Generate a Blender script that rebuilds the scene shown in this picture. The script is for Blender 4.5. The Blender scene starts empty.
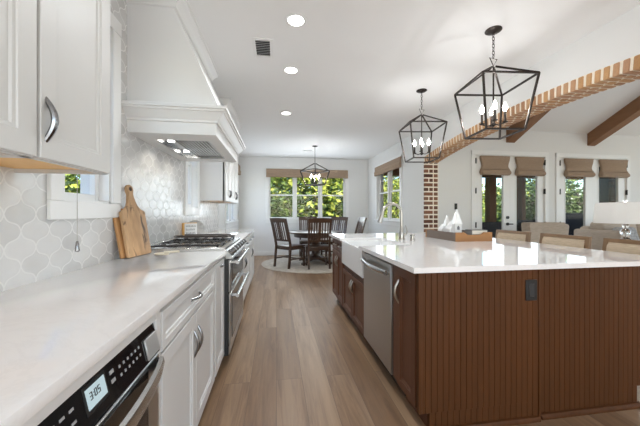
import bpy, bmesh, math, random
from mathutils import Matrix, Vector
PI = math.pi
SC = bpy.context.scene
COL = SC.collection
random.seed(7)

# ------------------------------------------------------------ camera, sky, sun, lights, exposure
CAM_H = 1.214
YAW = math.atan(43.5 / 290.0)
cd = bpy.data.cameras.new('camera'); cam = bpy.data.objects.new('camera', cd); COL.objects.link(cam)
cam.location = (0, 0, CAM_H); cam.rotation_euler = (PI / 2, 0, -YAW)
cd.sensor_width = 36.0; cd.lens = 36.0 * 290 / 640; cd.clip_start = 0.02; cd.clip_end = 300
cd.shift_y = -0.6 / 640
SC.camera = cam

W = bpy.data.worlds.new('sky'); SC.world = W; W.use_nodes = True
wn = W.node_tree; wn.nodes.clear()
sky = wn.nodes.new('ShaderNodeTexSky'); sky.sky_type = 'NISHITA'; sky.sun_disc = False
sky.sun_elevation = math.radians(42); sky.sun_rotation = math.radians(200); sky.air_density = 1.0; sky.dust_density = 0.6
bg = wn.nodes.new('ShaderNodeBackground'); bg.inputs['Strength'].default_value = 0.33
wo = wn.nodes.new('ShaderNodeOutputWorld')
hs = wn.nodes.new('ShaderNodeHueSaturation'); hs.inputs['Saturation'].default_value = 1.5; wn.links.new(sky.outputs[0], hs.inputs['Color']); wn.links.new(hs.outputs[0], bg.inputs[0]); wn.links.new(bg.outputs[0], wo.inputs[0])

def lamp(name, kind, loc, energy, col=(1, 1, 1), rot=(0, 0, 0), size=None, size_y=None, rad=None, spot=None, parent=None):
    l = bpy.data.lights.new(name, kind); l.energy = energy; l.color = col
    if kind == 'AREA':
        l.shape = 'RECTANGLE'; l.size = size; l.size_y = size_y or size
    if rad is not None and kind in ('POINT', 'SPOT'): l.shadow_soft_size = rad
    if spot: l.spot_size = math.radians(spot); l.spot_blend = 0.6
    o = bpy.data.objects.new(name, l); COL.objects.link(o); o.location = loc; o.rotation_euler = rot
    if parent: o.parent = parent
    return o
sun = lamp('sun', 'SUN', (0, 0, 20), 11.5, (1, .95, .86), (math.radians(50), 0, math.radians(14))); sun.data.angle = 0.01
DAY = (0.82, 0.91, 1.0)
# first the fill added out of view, then daylight lamps at the windows
lamp('fill_kitchen_rear', 'AREA', (0.9, -2.7, 1.45), 76, (.85, .925, 1), (PI / 2 + .35, 0, 0), 3.2, 2.2)  # added fill behind the camera, tilted up to brighten the ceiling
lamp('fill_living_rear', 'AREA', (6.6, -3.7, 1.7), 85, (.85, .925, 1), (PI / 2 + .3, 0, 0), 4.6, 2.6)  # unseen fill lamp added to light the living room from behind
lamp('fill_living_side', 'AREA', (10.3, 2.0, 1.7), 60, DAY, (PI / 2, 0, PI / 2), 4.0, 2.4)  # extra fill from an unseen side, added to lift the living room
for dx in (.15, .89, 1.63):
    lamp('daylight_nook_back', 'AREA', (dx, 8.20, 1.65), 8, DAY, (-PI / 2, 0, 0), .6, 1.1)
for dy in (6.40, 7.14):
    lamp('daylight_nook_right', 'AREA', (2.62, dy, 1.6), 3, DAY, (PI / 2, 0, PI / 2), .5, 1.1)
for dy in (6.65, 7.45):
    lamp('daylight_nook_left', 'AREA', (-0.94, dy, 1.65), 6, DAY, (PI / 2, 0, -PI / 2), .6, 1.2)
for dx in (4.55, 5.37, 6.6, 7.48):
    lamp('daylight_french_door', 'AREA', (dx, 5.53, 1.1), 4.5, DAY, (-PI / 2, 0, 0), .48, 1.7)
SC.view_settings.view_transform = 'Standard'; SC.view_settings.look = 'None'
SC.view_settings.gamma = 1; SC.view_settings.use_curve_mapping = False
SC.view_settings.exposure = 0.13
try:
    SC.cycles.use_denoising = True
    SC.cycles.max_bounces = 10; SC.cycles.diffuse_bounces = 6; SC.cycles.transparent_max_bounces = 24
    SC.cycles.sample_clamp_indirect = 6
    SC.cycles.caustics_reflective = False; SC.cycles.caustics_refractive = False
except Exception:
    pass

# ------------------------------------------------------------ materials
MATS = {}
def nt(name):
    m = bpy.data.materials.new(name); m.use_nodes = True
    return m, m.node_tree, m.node_tree.nodes['Principled BSDF']
def N(t, kind, **kw):
    n = t.nodes.new(kind)
    for k, v in kw.items():
        if k in n.inputs: n.inputs[k].default_value = v
        else: setattr(n, k, v)
    return n
def math_(t, op, a, b=None, c=None):
    n = t.nodes.new('ShaderNodeMath'); n.operation = op
    for i, v in enumerate((a, b, c)):
        if v is None: continue
        if isinstance(v, (int, float)): n.inputs[i].default_value = v
        else: t.links.new(v, n.inputs[i])
    return n.outputs[0]
def mixc(t, f, a, b):
    n = t.nodes.new('ShaderNodeMix'); n.data_type = 'RGBA'
    for i, v in ((0, f), (6, a), (7, b)):
        if isinstance(v, (int, float)): n.inputs[i].default_value = v
        elif isinstance(v, tuple): n.inputs[i].default_value = (*v, 1) if len(v) == 3 else v
        else: t.links.new(v, n.inputs[i])
    return n.outputs[2]
def bump(t, bs, h, strength=.2, dist=.01):
    b = N(t, 'ShaderNodeBump', Strength=strength, Distance=dist); t.links.new(h, b.inputs['Height']); t.links.new(b.outputs[0], bs.inputs['Normal'])
def plain(name, col, rough=.5, metal=0., var=.04, scale=6., bmp=0., bscale=80., emit=None, coat=0.):
    if name in MATS: return MATS[name]
    m, t, b = nt(name)
    tc = N(t, 'ShaderNodeTexCoord'); nz = N(t, 'ShaderNodeTexNoise', Scale=scale, Detail=3.)
    t.links.new(tc.outputs['Object'], nz.inputs['Vector'])
    lo = tuple(max(0, c * (1 - var)) for c in col); hi = tuple(min(1, c * (1 + var)) for c in col)
    t.links.new(mixc(t, nz.outputs[0], lo, hi), b.inputs['Base Color'])
    b.inputs['Roughness'].default_value = rough; b.inputs['Metallic'].default_value = metal
    b.inputs['Coat Weight'].default_value = coat
    if bmp:
        n2 = N(t, 'ShaderNodeTexNoise', Scale=bscale, Detail=4.); t.links.new(tc.outputs['Object'], n2.inputs['Vector']); bump(t, b, n2.outputs[0], bmp, .004)
    if emit:
        b.inputs['Emission Color'].default_value = (*emit[0], 1); b.inputs['Emission Strength'].default_value = emit[1]
    MATS[name] = m; return m
def wood(name, c1, c2, axis=2, scale=9., rough=.45, stretch=.06, contrast=1., knots=0., coat=0., spec=.5):
    if name in MATS: return MATS[name]
    m, t, b = nt(name)
    tc = N(t, 'ShaderNodeTexCoord'); mp = N(t, 'ShaderNodeMapping'); s = [1, 1, 1]; s[axis] = stretch
    mp.inputs['Scale'].default_value = s; t.links.new(tc.outputs['Object'], mp.inputs[0])
    n1 = N(t, 'ShaderNodeTexNoise', Scale=scale * 4, Detail=6., Roughness=.6); t.links.new(mp.outputs[0], n1.inputs['Vector'])
    n2 = N(t, 'ShaderNodeTexNoise', Scale=scale * .6, Detail=2.); t.links.new(mp.outputs[0], n2.inputs['Vector'])
    f = math_(t, 'MULTIPLY_ADD', n1.outputs[0], .65 * contrast, math_(t, 'MULTIPLY', n2.outputs[0], .5 * contrast))
    f = math_(t, 'SUBTRACT', f, .08)
    c = mixc(t, f, c1, c2)
    if knots:
        m3 = N(t, 'ShaderNodeMapping'); m3.inputs['Scale'].default_value = (1, 1, .35); t.links.new(tc.outputs['Object'], m3.inputs[0])
        v = N(t, 'ShaderNodeTexNoise', Scale=17., Detail=3., Distortion=1.); t.links.new(m3.outputs[0], v.inputs['Vector'])
        k = N(t, 'ShaderNodeMapRange'); k.inputs[1].default_value = .56; k.inputs[2].default_value = .68; k.inputs[3].default_value = 0; k.inputs[4].default_value = knots
        t.links.new(v.outputs[0], k.inputs[0]); c = mixc(t, k.outputs[0], c, tuple(x * .45 for x in c1))
    t.links.new(c, b.inputs['Base Color']); b.inputs['Roughness'].default_value = rough; b.inputs['Coat Weight'].default_value = coat; b.inputs['Specular IOR Level'].default_value = spec
    bump(t, b, n1.outputs[0], .08, .003)
    MATS[name] = m; return m
def tint(name, cols, rough=.8, bmp=.3, bscale=60.):
    """per-piece colour from the face attribute rnd (bricks, leaves)"""
    if name in MATS: return MATS[name]
    m, t, b = nt(name)
    at = N(t, 'ShaderNodeAttribute', attribute_name='rnd')
    r = N(t, 'ShaderNodeValToRGB'); e = r.color_ramp.elements
    for i, c in enumerate(cols):
        p = i / (len(cols) - 1)
        if i < 2: el = e[i]; el.position = p
        else: el = e.new(p)
        el.color = (*c, 1)
    # element order: make sure colours follow position
    for el, (i, c) in zip(sorted(e, key=lambda q: q.position), enumerate(cols)): el.color = (*c, 1)
    t.links.new(at.outputs['Fac'], r.inputs[0])
    tc = N(t, 'ShaderNodeTexCoord'); nz = N(t, 'ShaderNodeTexNoise', Scale=bscale, Detail=4.); t.links.new(tc.outputs['Object'], nz.inputs['Vector'])
    mul = N(t, 'ShaderNodeMix'); mul.data_type = 'RGBA'; mul.blend_type = 'MULTIPLY'; mul.inputs[0].default_value = .35
    t.links.new(r.outputs[0], mul.inputs[6]); t.links.new(nz.outputs[0], mul.inputs[7])
    t.links.new(mul.outputs[2], b.inputs['Base Color']); b.inputs['Roughness'].default_value = rough
    if bmp: bump(t, b, nz.outputs[0], bmp, .006)
    MATS[name] = m; return m
def glass(name='window_glass', refl=.28, tintc=(1, 1, 1)):
    if name in MATS: return MATS[name]
    m, t, b = nt(name); t.nodes.remove(b)
    tr = N(t, 'ShaderNodeBsdfTransparent'); tr.inputs[0].default_value = (*tintc, 1)
    gl = N(t, 'ShaderNodeBsdfGlossy'); gl.inputs['Roughness'].default_value = .01
    fr = N(t, 'ShaderNodeLayerWeight', Blend=.5); mx = N(t, 'ShaderNodeMixShader')
    t.links.new(math_(t, 'MULTIPLY_ADD', math_(t, 'POWER', fr.outputs['Facing'], 5.), .5 * refl, .03 * refl), mx.inputs[0]); t.links.new(tr.outputs[0], mx.inputs[1]); t.links.new(gl.outputs[0], mx.inputs[2])
    t.links.new(mx.outputs[0], t.nodes['Material Output'].inputs[0])
    MATS[name] = m; return m
def floor_mat():
    m, t, b = nt('oak_planks')
    tc = N(t, 'ShaderNodeTexCoord'); mp = N(t, 'ShaderNodeMapping'); mp.inputs['Rotation'].default_value = (0, 0, PI / 2)
    t.links.new(tc.outputs['Object'], mp.inputs[0])
    br = N(t, 'ShaderNodeTexBrick', offset=.37, offset_frequency=2); br.inputs['Scale'].default_value = 1
    for k, v in (('Brick Width', 1.55), ('Row Height', .185), ('Mortar Size', .0011), ('Mortar Smooth', .1), ('Bias', 0.)): br.inputs[k].default_value = v
    br.inputs['Color1'].default_value = (0, 0, 0, 1); br.inputs['Color2'].default_value = (1, 1, 1, 1); br.inputs['Mortar'].default_value = (.5, .5, .5, 1)
    t.links.new(mp.outputs[0], br.inputs['Vector'])
    m2 = N(t, 'ShaderNodeMapping'); m2.inputs['Scale'].default_value = (1, .07, 1); t.links.new(tc.outputs['Object'], m2.inputs[0])
    sh = N(t, 'ShaderNodeVectorMath', operation='ADD'); t.links.new(m2.outputs[0], sh.inputs[0])
    sc = N(t, 'ShaderNodeVectorMath', operation='SCALE'); sc.inputs['Scale'].default_value = 7.; t.links.new(br.outputs['Color'], sc.inputs[0]); t.links.new(sc.outputs[0], sh.inputs[1])
    n1 = N(t, 'ShaderNodeTexNoise', Scale=20., Detail=8., Roughness=.72, Distortion=.6); t.links.new(sh.outputs[0], n1.inputs['Vector'])
    n2 = N(t, 'ShaderNodeTexNoise', Scale=4.5, Detail=3.); t.links.new(sh.outputs[0], n2.inputs['Vector'])
    base = mixc(t, br.outputs['Color'], (.225, .128, .066), (.35, .222, .128))
    g = N(t, 'ShaderNodeMapRange'); g.inputs[1].default_value = .40; g.inputs[2].default_value = .64; t.links.new(n1.outputs[0], g.inputs[0])
    c = mixc(t, math_(t, 'MULTIPLY', g.outputs[0], .8), base, (.14, .078, .045))
    g2 = N(t, 'ShaderNodeMapRange'); g2.inputs[1].default_value = .45; g2.inputs[2].default_value = .75; t.links.new(n2.outputs[0], g2.inputs[0])
    c = mixc(t, math_(t, 'MULTIPLY', g2.outputs[0], .6), c, (.42, .29, .185))
    c = mixc(t, br.outputs['Fac'], c, (.11, .068, .043))
    t.links.new(c, b.inputs['Base Color']); b.inputs['Roughness'].default_value = .38
    bump(t, b, math_(t, 'SUBTRACT', n1.outputs[0], br.outputs['Fac']), .12, .002)
    return m
def tile_mat():
    """pale glazed lantern-shaped tile"""
    m, t, b = nt('lantern_tile')
    tc = N(t, 'ShaderNodeTexCoord'); sp = N(t, 'ShaderNodeSeparateXYZ'); t.links.new(tc.outputs['Object'], sp.inputs[0])
    a = math_(t, 'DIVIDE', sp.outputs[1], .150); c_ = math_(t, 'DIVIDE', sp.outputs[2], .142)
    p = math_(t, 'ADD', a, c_); q = math_(t, 'SUBTRACT', a, c_)
    pw = math_(t, 'MULTIPLY_ADD', math_(t, 'SINE', math_(t, 'MULTIPLY', q, 2 * PI)), .085, p)
    qw = math_(t, 'MULTIPLY_ADD', math_(t, 'SINE', math_(t, 'MULTIPLY', p, 2 * PI)), .085, q)
    def edge(v): return math_(t, 'ABSOLUTE', math_(t, 'SUBTRACT', math_(t, 'FRACT', v), .5))
    e = math_(t, 'MAXIMUM', edge(pw), edge(qw))          # .5 on the joint
    g = N(t, 'ShaderNodeMapRange'); g.inputs[1].default_value = .462; g.inputs[2].default_value = .482; t.links.new(e, g.inputs[0])
    cx = N(t, 'ShaderNodeCombineXYZ'); t.links.new(math_(t, 'FLOOR', pw), cx.inputs[0]); t.links.new(math_(t, 'FLOOR', qw), cx.inputs[1])
    wnz = N(t, 'ShaderNodeTexWhiteNoise'); wnz.noise_dimensions = '2D'; t.links.new(cx.outputs[0], wnz.inputs['Vector'])
    nz = N(t, 'ShaderNodeTexNoise', Scale=14., Detail=4.); t.links.new(tc.outputs['Object'], nz.inputs['Vector'])
    f = math_(t, 'MULTIPLY_ADD', nz.outputs[0], .5, math_(t, 'MULTIPLY', wnz.outputs[0], .65))
    col = mixc(t, f, (.54, .535, .525), (.74, .735, .725))
    col = mixc(t, g.outputs[0], col, (.74, .735, .72))
    t.links.new(col, b.inputs['Base Color'])
    b.inputs['Roughness'].default_value = .17
    t.links.new(math_(t, 'MULTIPLY_ADD', g.outputs[0], .5, .16), b.inputs['Roughness'])
    pil = N(t, 'ShaderNodeMapRange'); pil.inputs[1].default_value = .36; pil.inputs[2].default_value = .49; pil.inputs[3].default_value = 1; pil.inputs[4].default_value = 0; t.links.new(e, pil.inputs[0])
    h = math_(t, 'MULTIPLY_ADD', wnz.outputs[0], .0, math_(t, 'MULTIPLY_ADD', nz.outputs[0], .35, pil.outputs[0]))
    bump(t, b, h, .12, .004)
    return m
def quartz():
    m, t, b = nt('white_quartz')
    tc = N(t, 'ShaderNodeTexCoord'); nz = N(t, 'ShaderNodeTexNoise', Scale=2.2, Detail=8., Roughness=.7, Distortion=1.4); t.links.new(tc.outputs['Object'], nz.inputs['Vector'])
    r = N(t, 'ShaderNodeMapRange'); r.inputs[1].default_value = .47; r.inputs[2].default_value = .53; t.links.new(nz.outputs[0], r.inputs[0])
    v = math_(t, 'SUBTRACT', 1., math_(t, 'ABSOLUTE', math_(t, 'MULTIPLY_ADD', r.outputs[0], 2., -1.)))
    t.links.new(mixc(t, math_(t, 'MULTIPLY', v, .22), (.84, .815, .80), (.70, .675, .66)), b.inputs['Base Color'])
    b.inputs['Roughness'].default_value = .04; b.inputs['Specular IOR Level'].default_value = .6
    return m
def rug_mat():
    m, t, b = nt('woven_rug')
    tc = N(t, 'ShaderNodeTexCoord'); v = N(t, 'ShaderNodeTexNoise', Scale=9., Detail=6., Roughness=.7, Distortion=.8); t.links.new(tc.outputs['Object'], v.inputs['Vector'])
    vo = N(t, 'ShaderNodeTexVoronoi', Scale=11.); t.links.new(tc.outputs['Object'], vo.inputs['Vector'])
    ln = N(t, 'ShaderNodeVectorMath', operation='LENGTH'); t.links.new(tc.outputs['Object'], ln.inputs[0])
    w = math_(t, 'SINE', math_(t, 'MULTIPLY', ln.outputs['Value'], 34.))
    f = math_(t, 'MULTIPLY_ADD', w, .05, math_(t, 'MULTIPLY_ADD', vo.outputs['Distance'], .5, math_(t, 'MULTIPLY', v.outputs[0], .55)))
    t.links.new(mixc(t, f, (.30, .25, .20), (.60, .54, .46)), b.inputs['Base Color']); b.inputs['Roughness'].default_value = .95
    bump(t, b, v.outputs[0], .5, .004)
    return m
def weave(name, col, scale=160., rough=.9):
    if name in MATS: return MATS[name]
    m, t, b = nt(name)
    tc = N(t, 'ShaderNodeTexCoord'); mp = N(t, 'ShaderNodeMapping'); mp.inputs['Scale'].default_value = (.25, .25, 1.6); t.links.new(tc.outputs['Object'], mp.inputs[0])
    nz = N(t, 'ShaderNodeTexNoise', Scale=scale * .4, Detail=3.); t.links.new(mp.outputs[0], nz.inputs['Vector'])
    t.links.new(mixc(t, nz.outputs[0], tuple(c * .72 for c in col), tuple(min(1, c * 1.25) for c in col)), b.inputs['Base Color'])
    b.inputs['Roughness'].default_value = rough; bump(t, b, nz.outputs[0], .3, .003)
    MATS[name] = m; return m
def steel(name, col=(.55, .55, .54), rough=.27, axis=2):
    if name in MATS: return MATS[name]
    m, t, b = nt(name); s = [90, 90, 90]; s[axis] = 1.5
    tc = N(t, 'ShaderNodeTexCoord'); mp = N(t, 'ShaderNodeMapping'); mp.inputs['Scale'].default_value = s; t.links.new(tc.outputs['Object'], mp.inputs[0])
    nz = N(t, 'ShaderNodeTexNoise', Scale=2., Detail=3.); t.links.new(mp.outputs[0], nz.inputs['Vector'])
    t.links.new(mixc(t, nz.outputs[0], tuple(c * .99 for c in col), tuple(min(1, c * 1.01) for c in col)), b.inputs['Base Color'])
    b.inputs['Metallic'].default_value = 1; t.links.new(math_(t, 'MULTIPLY_ADD', nz.outputs[0], .02, rough - .01), b.inputs['Roughness'])
    MATS[name] = m; return m

wallpaint = plain('wall_paint', (.76, .76, .75), .75, var=.01, bmp=.05, bscale=140)
ceilpaint = plain('ceiling_paint', (.86, .86, .855), .85, var=.01, bmp=.08, bscale=120)
trimw = plain('white_trim', (.82, .82, .81), .38, var=.01)
cabw = plain('white_cabinet', (.68, .67, .655), .36, var=.012)
cabg = plain('upper_cabinet_paint', (.60, .59, .57), .38, var=.012)
QZ = quartz(); FLOORM = floor_mat(); TILE = tile_mat(); RUG = rug_mat()
cherry = wood('stained_cherry', (.042, .0145, .0035), (.118, .042, .0125), 2, 9., .5, .05, 1.1, spec=.22)
cherryd = wood('stained_cherry_doors', (.075, .028, .014), (.17, .071, .036), 2, 7., .42, .05, 1., spec=.3)
darkwood = wood('espresso_wood', (.028, .0135, .008), (.10, .05, .028), 2, 10., .3, .06, 1., coat=.3)
beamw = wood('beam_wood', (.15, .068, .028), (.34, .175, .085), 1, 5., .6, .08)
boardw = wood('acacia_board', (.14, .062, .024), (.68, .43, .23), 2, 7., .5, .16, 1.35, knots=.9)
boardw2 = wood('darker_board', (.22, .09, .03), (.62, .33, .13), 2, 6., .5, .1, 1.1)
maple = wood('raw_maple', (.78, .43, .13), (.90, .56, .22), 1, 6., .5, .06)
traywood = wood('grey_brown_tray', (.075, .05, .038), (.20, .15, .118), 1, 8., .6, .06)
trayend = wood('honey_tray_end', (.20, .085, .025), (.46, .22, .075), 0, 8., .5, .06)
stoolw = wood('stool_wood', (.12, .062, .025), (.27, .16, .08), 2, 8., .4, .07)
SS = steel('stainless', (.48, .48, .475), .28, 2); SSY = steel('stainless_horizontal', (.52, .52, .51), .27, 1)
nickel = plain('brushed_nickel', (.44, .41, .37), .28, 1., .03)
pewter = plain('pewter', (.27, .27, .275), .24, 1., .04)
bronze = plain('dark_bronze', (.042, .034, .03), .42, .85, .1)
blackm = plain('matte_black', (.012, .012, .012), .45, 0, .1)
blackg = plain('black_glass', (.008, .008, .009), .06, 0, .1)
iron = plain('cast_iron', (.022, .019, .018), .5, .2, .15, bmp=.2, bscale=200)
ceramic = plain('white_fireclay', (.83, .83, .82), .14, var=.01)
canvas = weave('taupe_shade_fabric', (.33, .238, .168))
sofa_f = weave('taupe_upholstery', (.47, .39, .315), 120)
beige_f = weave('beige_linen', (.50, .395, .28), 200)
navy = weave('navy_fabric', (.015, .026, .05), 120)
charcoal = weave('charcoal_wicker', (.045, .047, .055), 120)
brickm = tint('brick', [(.10, .042, .026), (.19, .078, .045), (.28, .13, .075), (.13, .052, .034), (.34, .18, .11), (.09, .04, .03)], .85, .35, 70)
archbrick = tint('arch_brick', [(.50, .27, .12), (.62, .36, .17), (.54, .31, .18), (.44, .23, .12), (.68, .43, .24)], .85, .35, 70)
mortar = plain('mortar', (.86, .79, .67), .95, 0, .08, 30, .4, 90)
GL = glass()
bulbm = plain('lit_bulb', (1, .95, .85), .3, emit=((1, .94, .84), 30.))
ledm = plain('lit_lens', (1, 1, 1), .4, emit=((1, .97, .92), 9.))
candle = plain('candle_sleeve', (.45, .42, .38), .5)
leafm = tint('leaves', [(.05, .11, .015), (.13, .22, .025), (.30, .37, .04), (.50, .52, .09), (.08, .15, .03)], .6, 0, 20)
leafd = tint('dark_leaves', [(.012, .035, .01), (.03, .075, .015), (.07, .13, .02), (.16, .22, .035)], .6, 0, 20)
bark = wood('bark', (.03, .022, .016), (.14, .11, .085), 2, 6., .9, .1)
grass = plain('lawn', (.045, .07, .02), .95, 0, .4, 3., .5, 30)

# ------------------------------------------------------------ mesh building
def frame(o, u, n):
    u = Vector(u); n = Vector(n); v = n.cross(u)
    M = Matrix((u, v, n)).transposed().to_4x4(); M.translation = Vector(o); return M
class MB:
    def __init__(s): s.bm = bmesh.new(); s.L = s.bm.faces.layers.float.new('rnd')
    def _tag(s, fs, r=None):
        r = random.random() if r is None else r
        for f in fs: f[s.L] = r
    def box(s, x0, x1, y0, y1, z0, z1, bev=0., M=None, seg=1, r=None):
        vs = [Vector((x, y, z)) for z in (z0, z1) for y in (y0, y1) for x in (x0, x1)]
        if bev > 0:
            b2 = bmesh.new(); v = [b2.verts.new(p) for p in vs]
            for q in ((0, 2, 3, 1), (4, 5, 7, 6), (0, 1, 5, 4), (2, 6, 7, 3), (0, 4, 6, 2), (1, 3, 7, 5)): b2.faces.new([v[i] for i in q])
            bmesh.ops.bevel(b2, geom=list(b2.edges), offset=bev, segments=seg, affect='EDGES', profile=.5)
            b2.verts.index_update(); mp = [s.bm.verts.new((M @ q.co) if M else q.co) for q in b2.verts]
            fs = []
            for f in b2.faces:
                fs.append(s.bm.faces.new([mp[q.index] for q in f.verts]))
            b2.free()
        else:
            v = [s.bm.verts.new(M @ p if M else p) for p in vs]
            fs = [s.bm.faces.new([v[i] for i in q]) for q in ((0, 2, 3, 1), (4, 5, 7, 6), (0, 1, 5, 4), (2, 6, 7, 3), (0, 4, 6, 2), (1, 3, 7, 5))]
        s._tag(fs, r); return s
    def loft(s, rings, M=None, cap=True, closed=True, loop=False, r=None):
        R = [[s.bm.verts.new(M @ Vector(p) if M else Vector(p)) for p in ring] for ring in rings]; fs = []
        n = len(R[0]); k = len(R)
        for i in range(k if loop else k - 1):
            a, b = R[i], R[(i + 1) % k]
            for j in range(n if closed else n - 1):
                try: fs.append(s.bm.faces.new((a[j], a[(j + 1) % n], b[(j + 1) % n], b[j])))
                except ValueError: pass
        if cap and not loop and closed:
            for ring in (R[0][::-1], R[-1]):
                try: fs.append(s.bm.faces.new(ring))
                except ValueError: pass
        s._tag(fs, r); return s
    def tube(s, pts, r, seg=8, closed=False, flat=None, M=None, rot=0.):
        P = [Vector(p) for p in pts]; n = len(P); rings = []; nrm = None
        for i in range(n):
            if closed: d = (P[(i + 1) % n] - P[i - 1]).normalized()
            else: d = (P[min(i + 1, n - 1)] - P[max(i - 1, 0)]).normalized()
            if nrm is None:
                a = Vector((0, 0, 1)) if abs(d.z) < .9 else Vector((1, 0, 0)); nrm = (a - d * a.dot(d)).normalized()
            else: nrm = (nrm - d * nrm.dot(d)).normalized()
            b = d.cross(nrm); rr = r[i] if isinstance(r, (list, tuple)) else r
            f = flat or 1.
            rings.append([P[i] + (nrm * math.cos(2 * PI * j / seg + rot) + b * math.sin(2 * PI * j / seg + rot) * f) * rr for j in range(seg)])
        return s.loft(rings, M, loop=closed)
    def bar(s, a, b, w):          # square bar
        return s.tube([a, b], w * .7071, 4, rot=PI / 4)
    def lathe(s, prof, c=(0, 0, 0), seg=20, M=None):
        c = Vector(c)
        rings = [[c + Vector((max(r, 1e-4) * math.cos(2 * PI * j / seg), max(r, 1e-4) * math.sin(2 * PI * j / seg), z)) for j in range(seg)] for r, z in prof]
        return s.loft(rings, M)
    def ball(s, c, r, sz=1., seg=14, M=None):
        return s.lathe([(r * math.sin(PI * i / 10), -r * sz * math.cos(PI * i / 10)) for i in range(11)], c, seg, M)
    def prism(s, poly, d0, d1, M=None):
        return s.loft([[(x, y, d0) for x, y in poly], [(x, y, d1) for x, y in poly]], M)
    def quad(s, pts, r=None):
        v = [s.bm.verts.new(p) for p in pts]; s._tag([s.bm.faces.new(v)], r); return s
    def build(s, name, m, parent=None, off=None, recalc=True):
        bm = s.bm
        if recalc: bmesh.ops.recalc_face_normals(bm, faces=bm.faces)
        for f in bm.faces: f.smooth = True
        for e in bm.edges:
            if len(e.link_faces) == 2 and e.calc_face_angle(0) > .62: e.smooth = False
        if off is not None: bmesh.ops.translate(bm, verts=bm.verts, vec=-Vector(off))
        me = bpy.data.meshes.new(name); bm.to_mesh(me); bm.free()
        me.materials.append(m)
        o = bpy.data.objects.new(name, me); COL.objects.link(o)
        if parent is not None: o.parent = parent
        return o
def rect(x0, x1, y0, y1, z): return [(x0, y0, z), (x1, y0, z), (x1, y1, z), (x0, y1, z)]
def tag(o, label, cat, group=None, kind=None):
    o['label'] = label; o['category'] = cat
    if group: o['group'] = group
    if kind: o['kind'] = kind
    return o
class T:
    """a thing: an Empty at its base; parts given in world coordinates unless local"""
    def __init__(s, name, label, cat, loc=(0, 0, 0), rz=0., group=None, local=False):
        s.o = bpy.data.objects.new(name, None); COL.objects.link(s.o); s.o.empty_display_size = .05
        s.o.location = loc; s.o.rotation_euler = (0, 0, rz); tag(s.o, label, cat, group); s.local = local; s.loc = loc
    def p(s, name, mb, m, parent=None, label=None):
        o = mb.build(name, m, parent or s.o, None if s.local else s.loc)
        if label: o['label'] = label
        return o
def dup(src, loc, rz, label):
    c = src.copy(); COL.objects.link(c); c.location = loc; c.rotation_euler = (0, 0, rz); c['label'] = label
    for a in list(src.children):
        b = a.copy(); COL.objects.link(b); b.parent = c
        for d in list(a.children):
            e = d.copy(); COL.objects.link(e); e.parent = b
    return c
def struct(name, mb, m, parent=None, label=None, cat=None):
    o = mb.build(name, m, parent)
    if parent is None: tag(o, label, cat or 'room', kind='structure')
    return o
def wall_cells(mb, us, vs, holes, M, d0, d1):
    """slab in the u-v plane of M between depths d0..d1, with rectangular holes"""
    U = sorted(set(us) | {h[0] for h in holes} | {h[1] for h in holes}); V = sorted(set(vs) | {h[2] for h in holes} | {h[3] for h in holes})
    def solid(i, j):
        if i < 0 or j < 0 or i >= len(U) - 1 or j >= len(V) - 1: return False
        a = (U[i] + U[i + 1]) / 2; b = (V[j] + V[j + 1]) / 2
        return not any(h[0] < a < h[1] and h[2] < b < h[3] for h in holes)
    cache = {}
    def vt(u, v, d):
        k = (u, v, d)
        if k not in cache: cache[k] = mb.bm.verts.new(M @ Vector((u, v, d)))
        return cache[k]
    for i in range(len(U) - 1):
        for j in range(len(V) - 1):
            if not solid(i, j): continue
            a, b, c, e = U[i], U[i + 1], V[j], V[j + 1]
            mb.bm.faces.new([vt(a, c, d1), vt(b, c, d1), vt(b, e, d1), vt(a, e, d1)])
            mb.bm.faces.new([vt(a, c, d0), vt(a, e, d0), vt(b, e, d0), vt(b, c, d0)])
            for (di, dj, q) in ((-1, 0, ((a, c), (a, e))), (1, 0, ((b, e), (b, c))), (0, -1, ((b, c), (a, c))), (0, 1, ((a, e), (b, e)))):
                if not solid(i + di, j + dj):
                    mb.bm.faces.new([vt(*q[0], d0), vt(*q[0], d1), vt(*q[1], d1), vt(*q[1], d0)])
    return mb
def shaker(mb, M, w, h, t=.02, fr=.058, u0=0., v0=0.):
    """framed door or drawer front with a stepped recessed panel; back at depth 0"""
    def ring(i, d): return [(u0 + i, v0 + i, d), (u0 + w - i, v0 + i, d), (u0 + w - i, v0 + h - i, d), (u0 + i, v0 + h - i, d)]
    mb.loft([ring(0, 0), ring(0, t - .002), ring(.002, t), ring(fr, t), ring(fr + .003, t - .004), ring(fr + .012, t - .006), ring(fr + .016, t - .011)], M)
    return mb
def pull(M, c0, c1, proj=.032, r=.0046):
    """arched bow pull between two points of a face (u, v)"""
    mb = MB(); n = 12; pts = []; a = Vector((*c0, 0)); b = Vector((*c1, 0))
    for i in range(n + 1):
        k = i / n; q = a.lerp(b, k); q.z = .012 + (proj - .012) * math.sin(PI * k); pts.append(q)
    d = (b - a).normalized()
    mb.tube([p for p in pts], [r * 1.05 + r * .5 * math.sin(PI * i / n) for i in range(n + 1)], 8, M=M, flat=1.2)
    for q, s in ((a, -1), (b, 1)):
        e = q + d * s * .004
        mb.tube([(e.x, e.y, 0), (e.x, e.y, .004), (e.x, e.y, .014), (e.x, e.y, .017)], [r * 2.1, r * 2.1, r * 1.5, r * .9], 10, M=M)
    return mb

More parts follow.
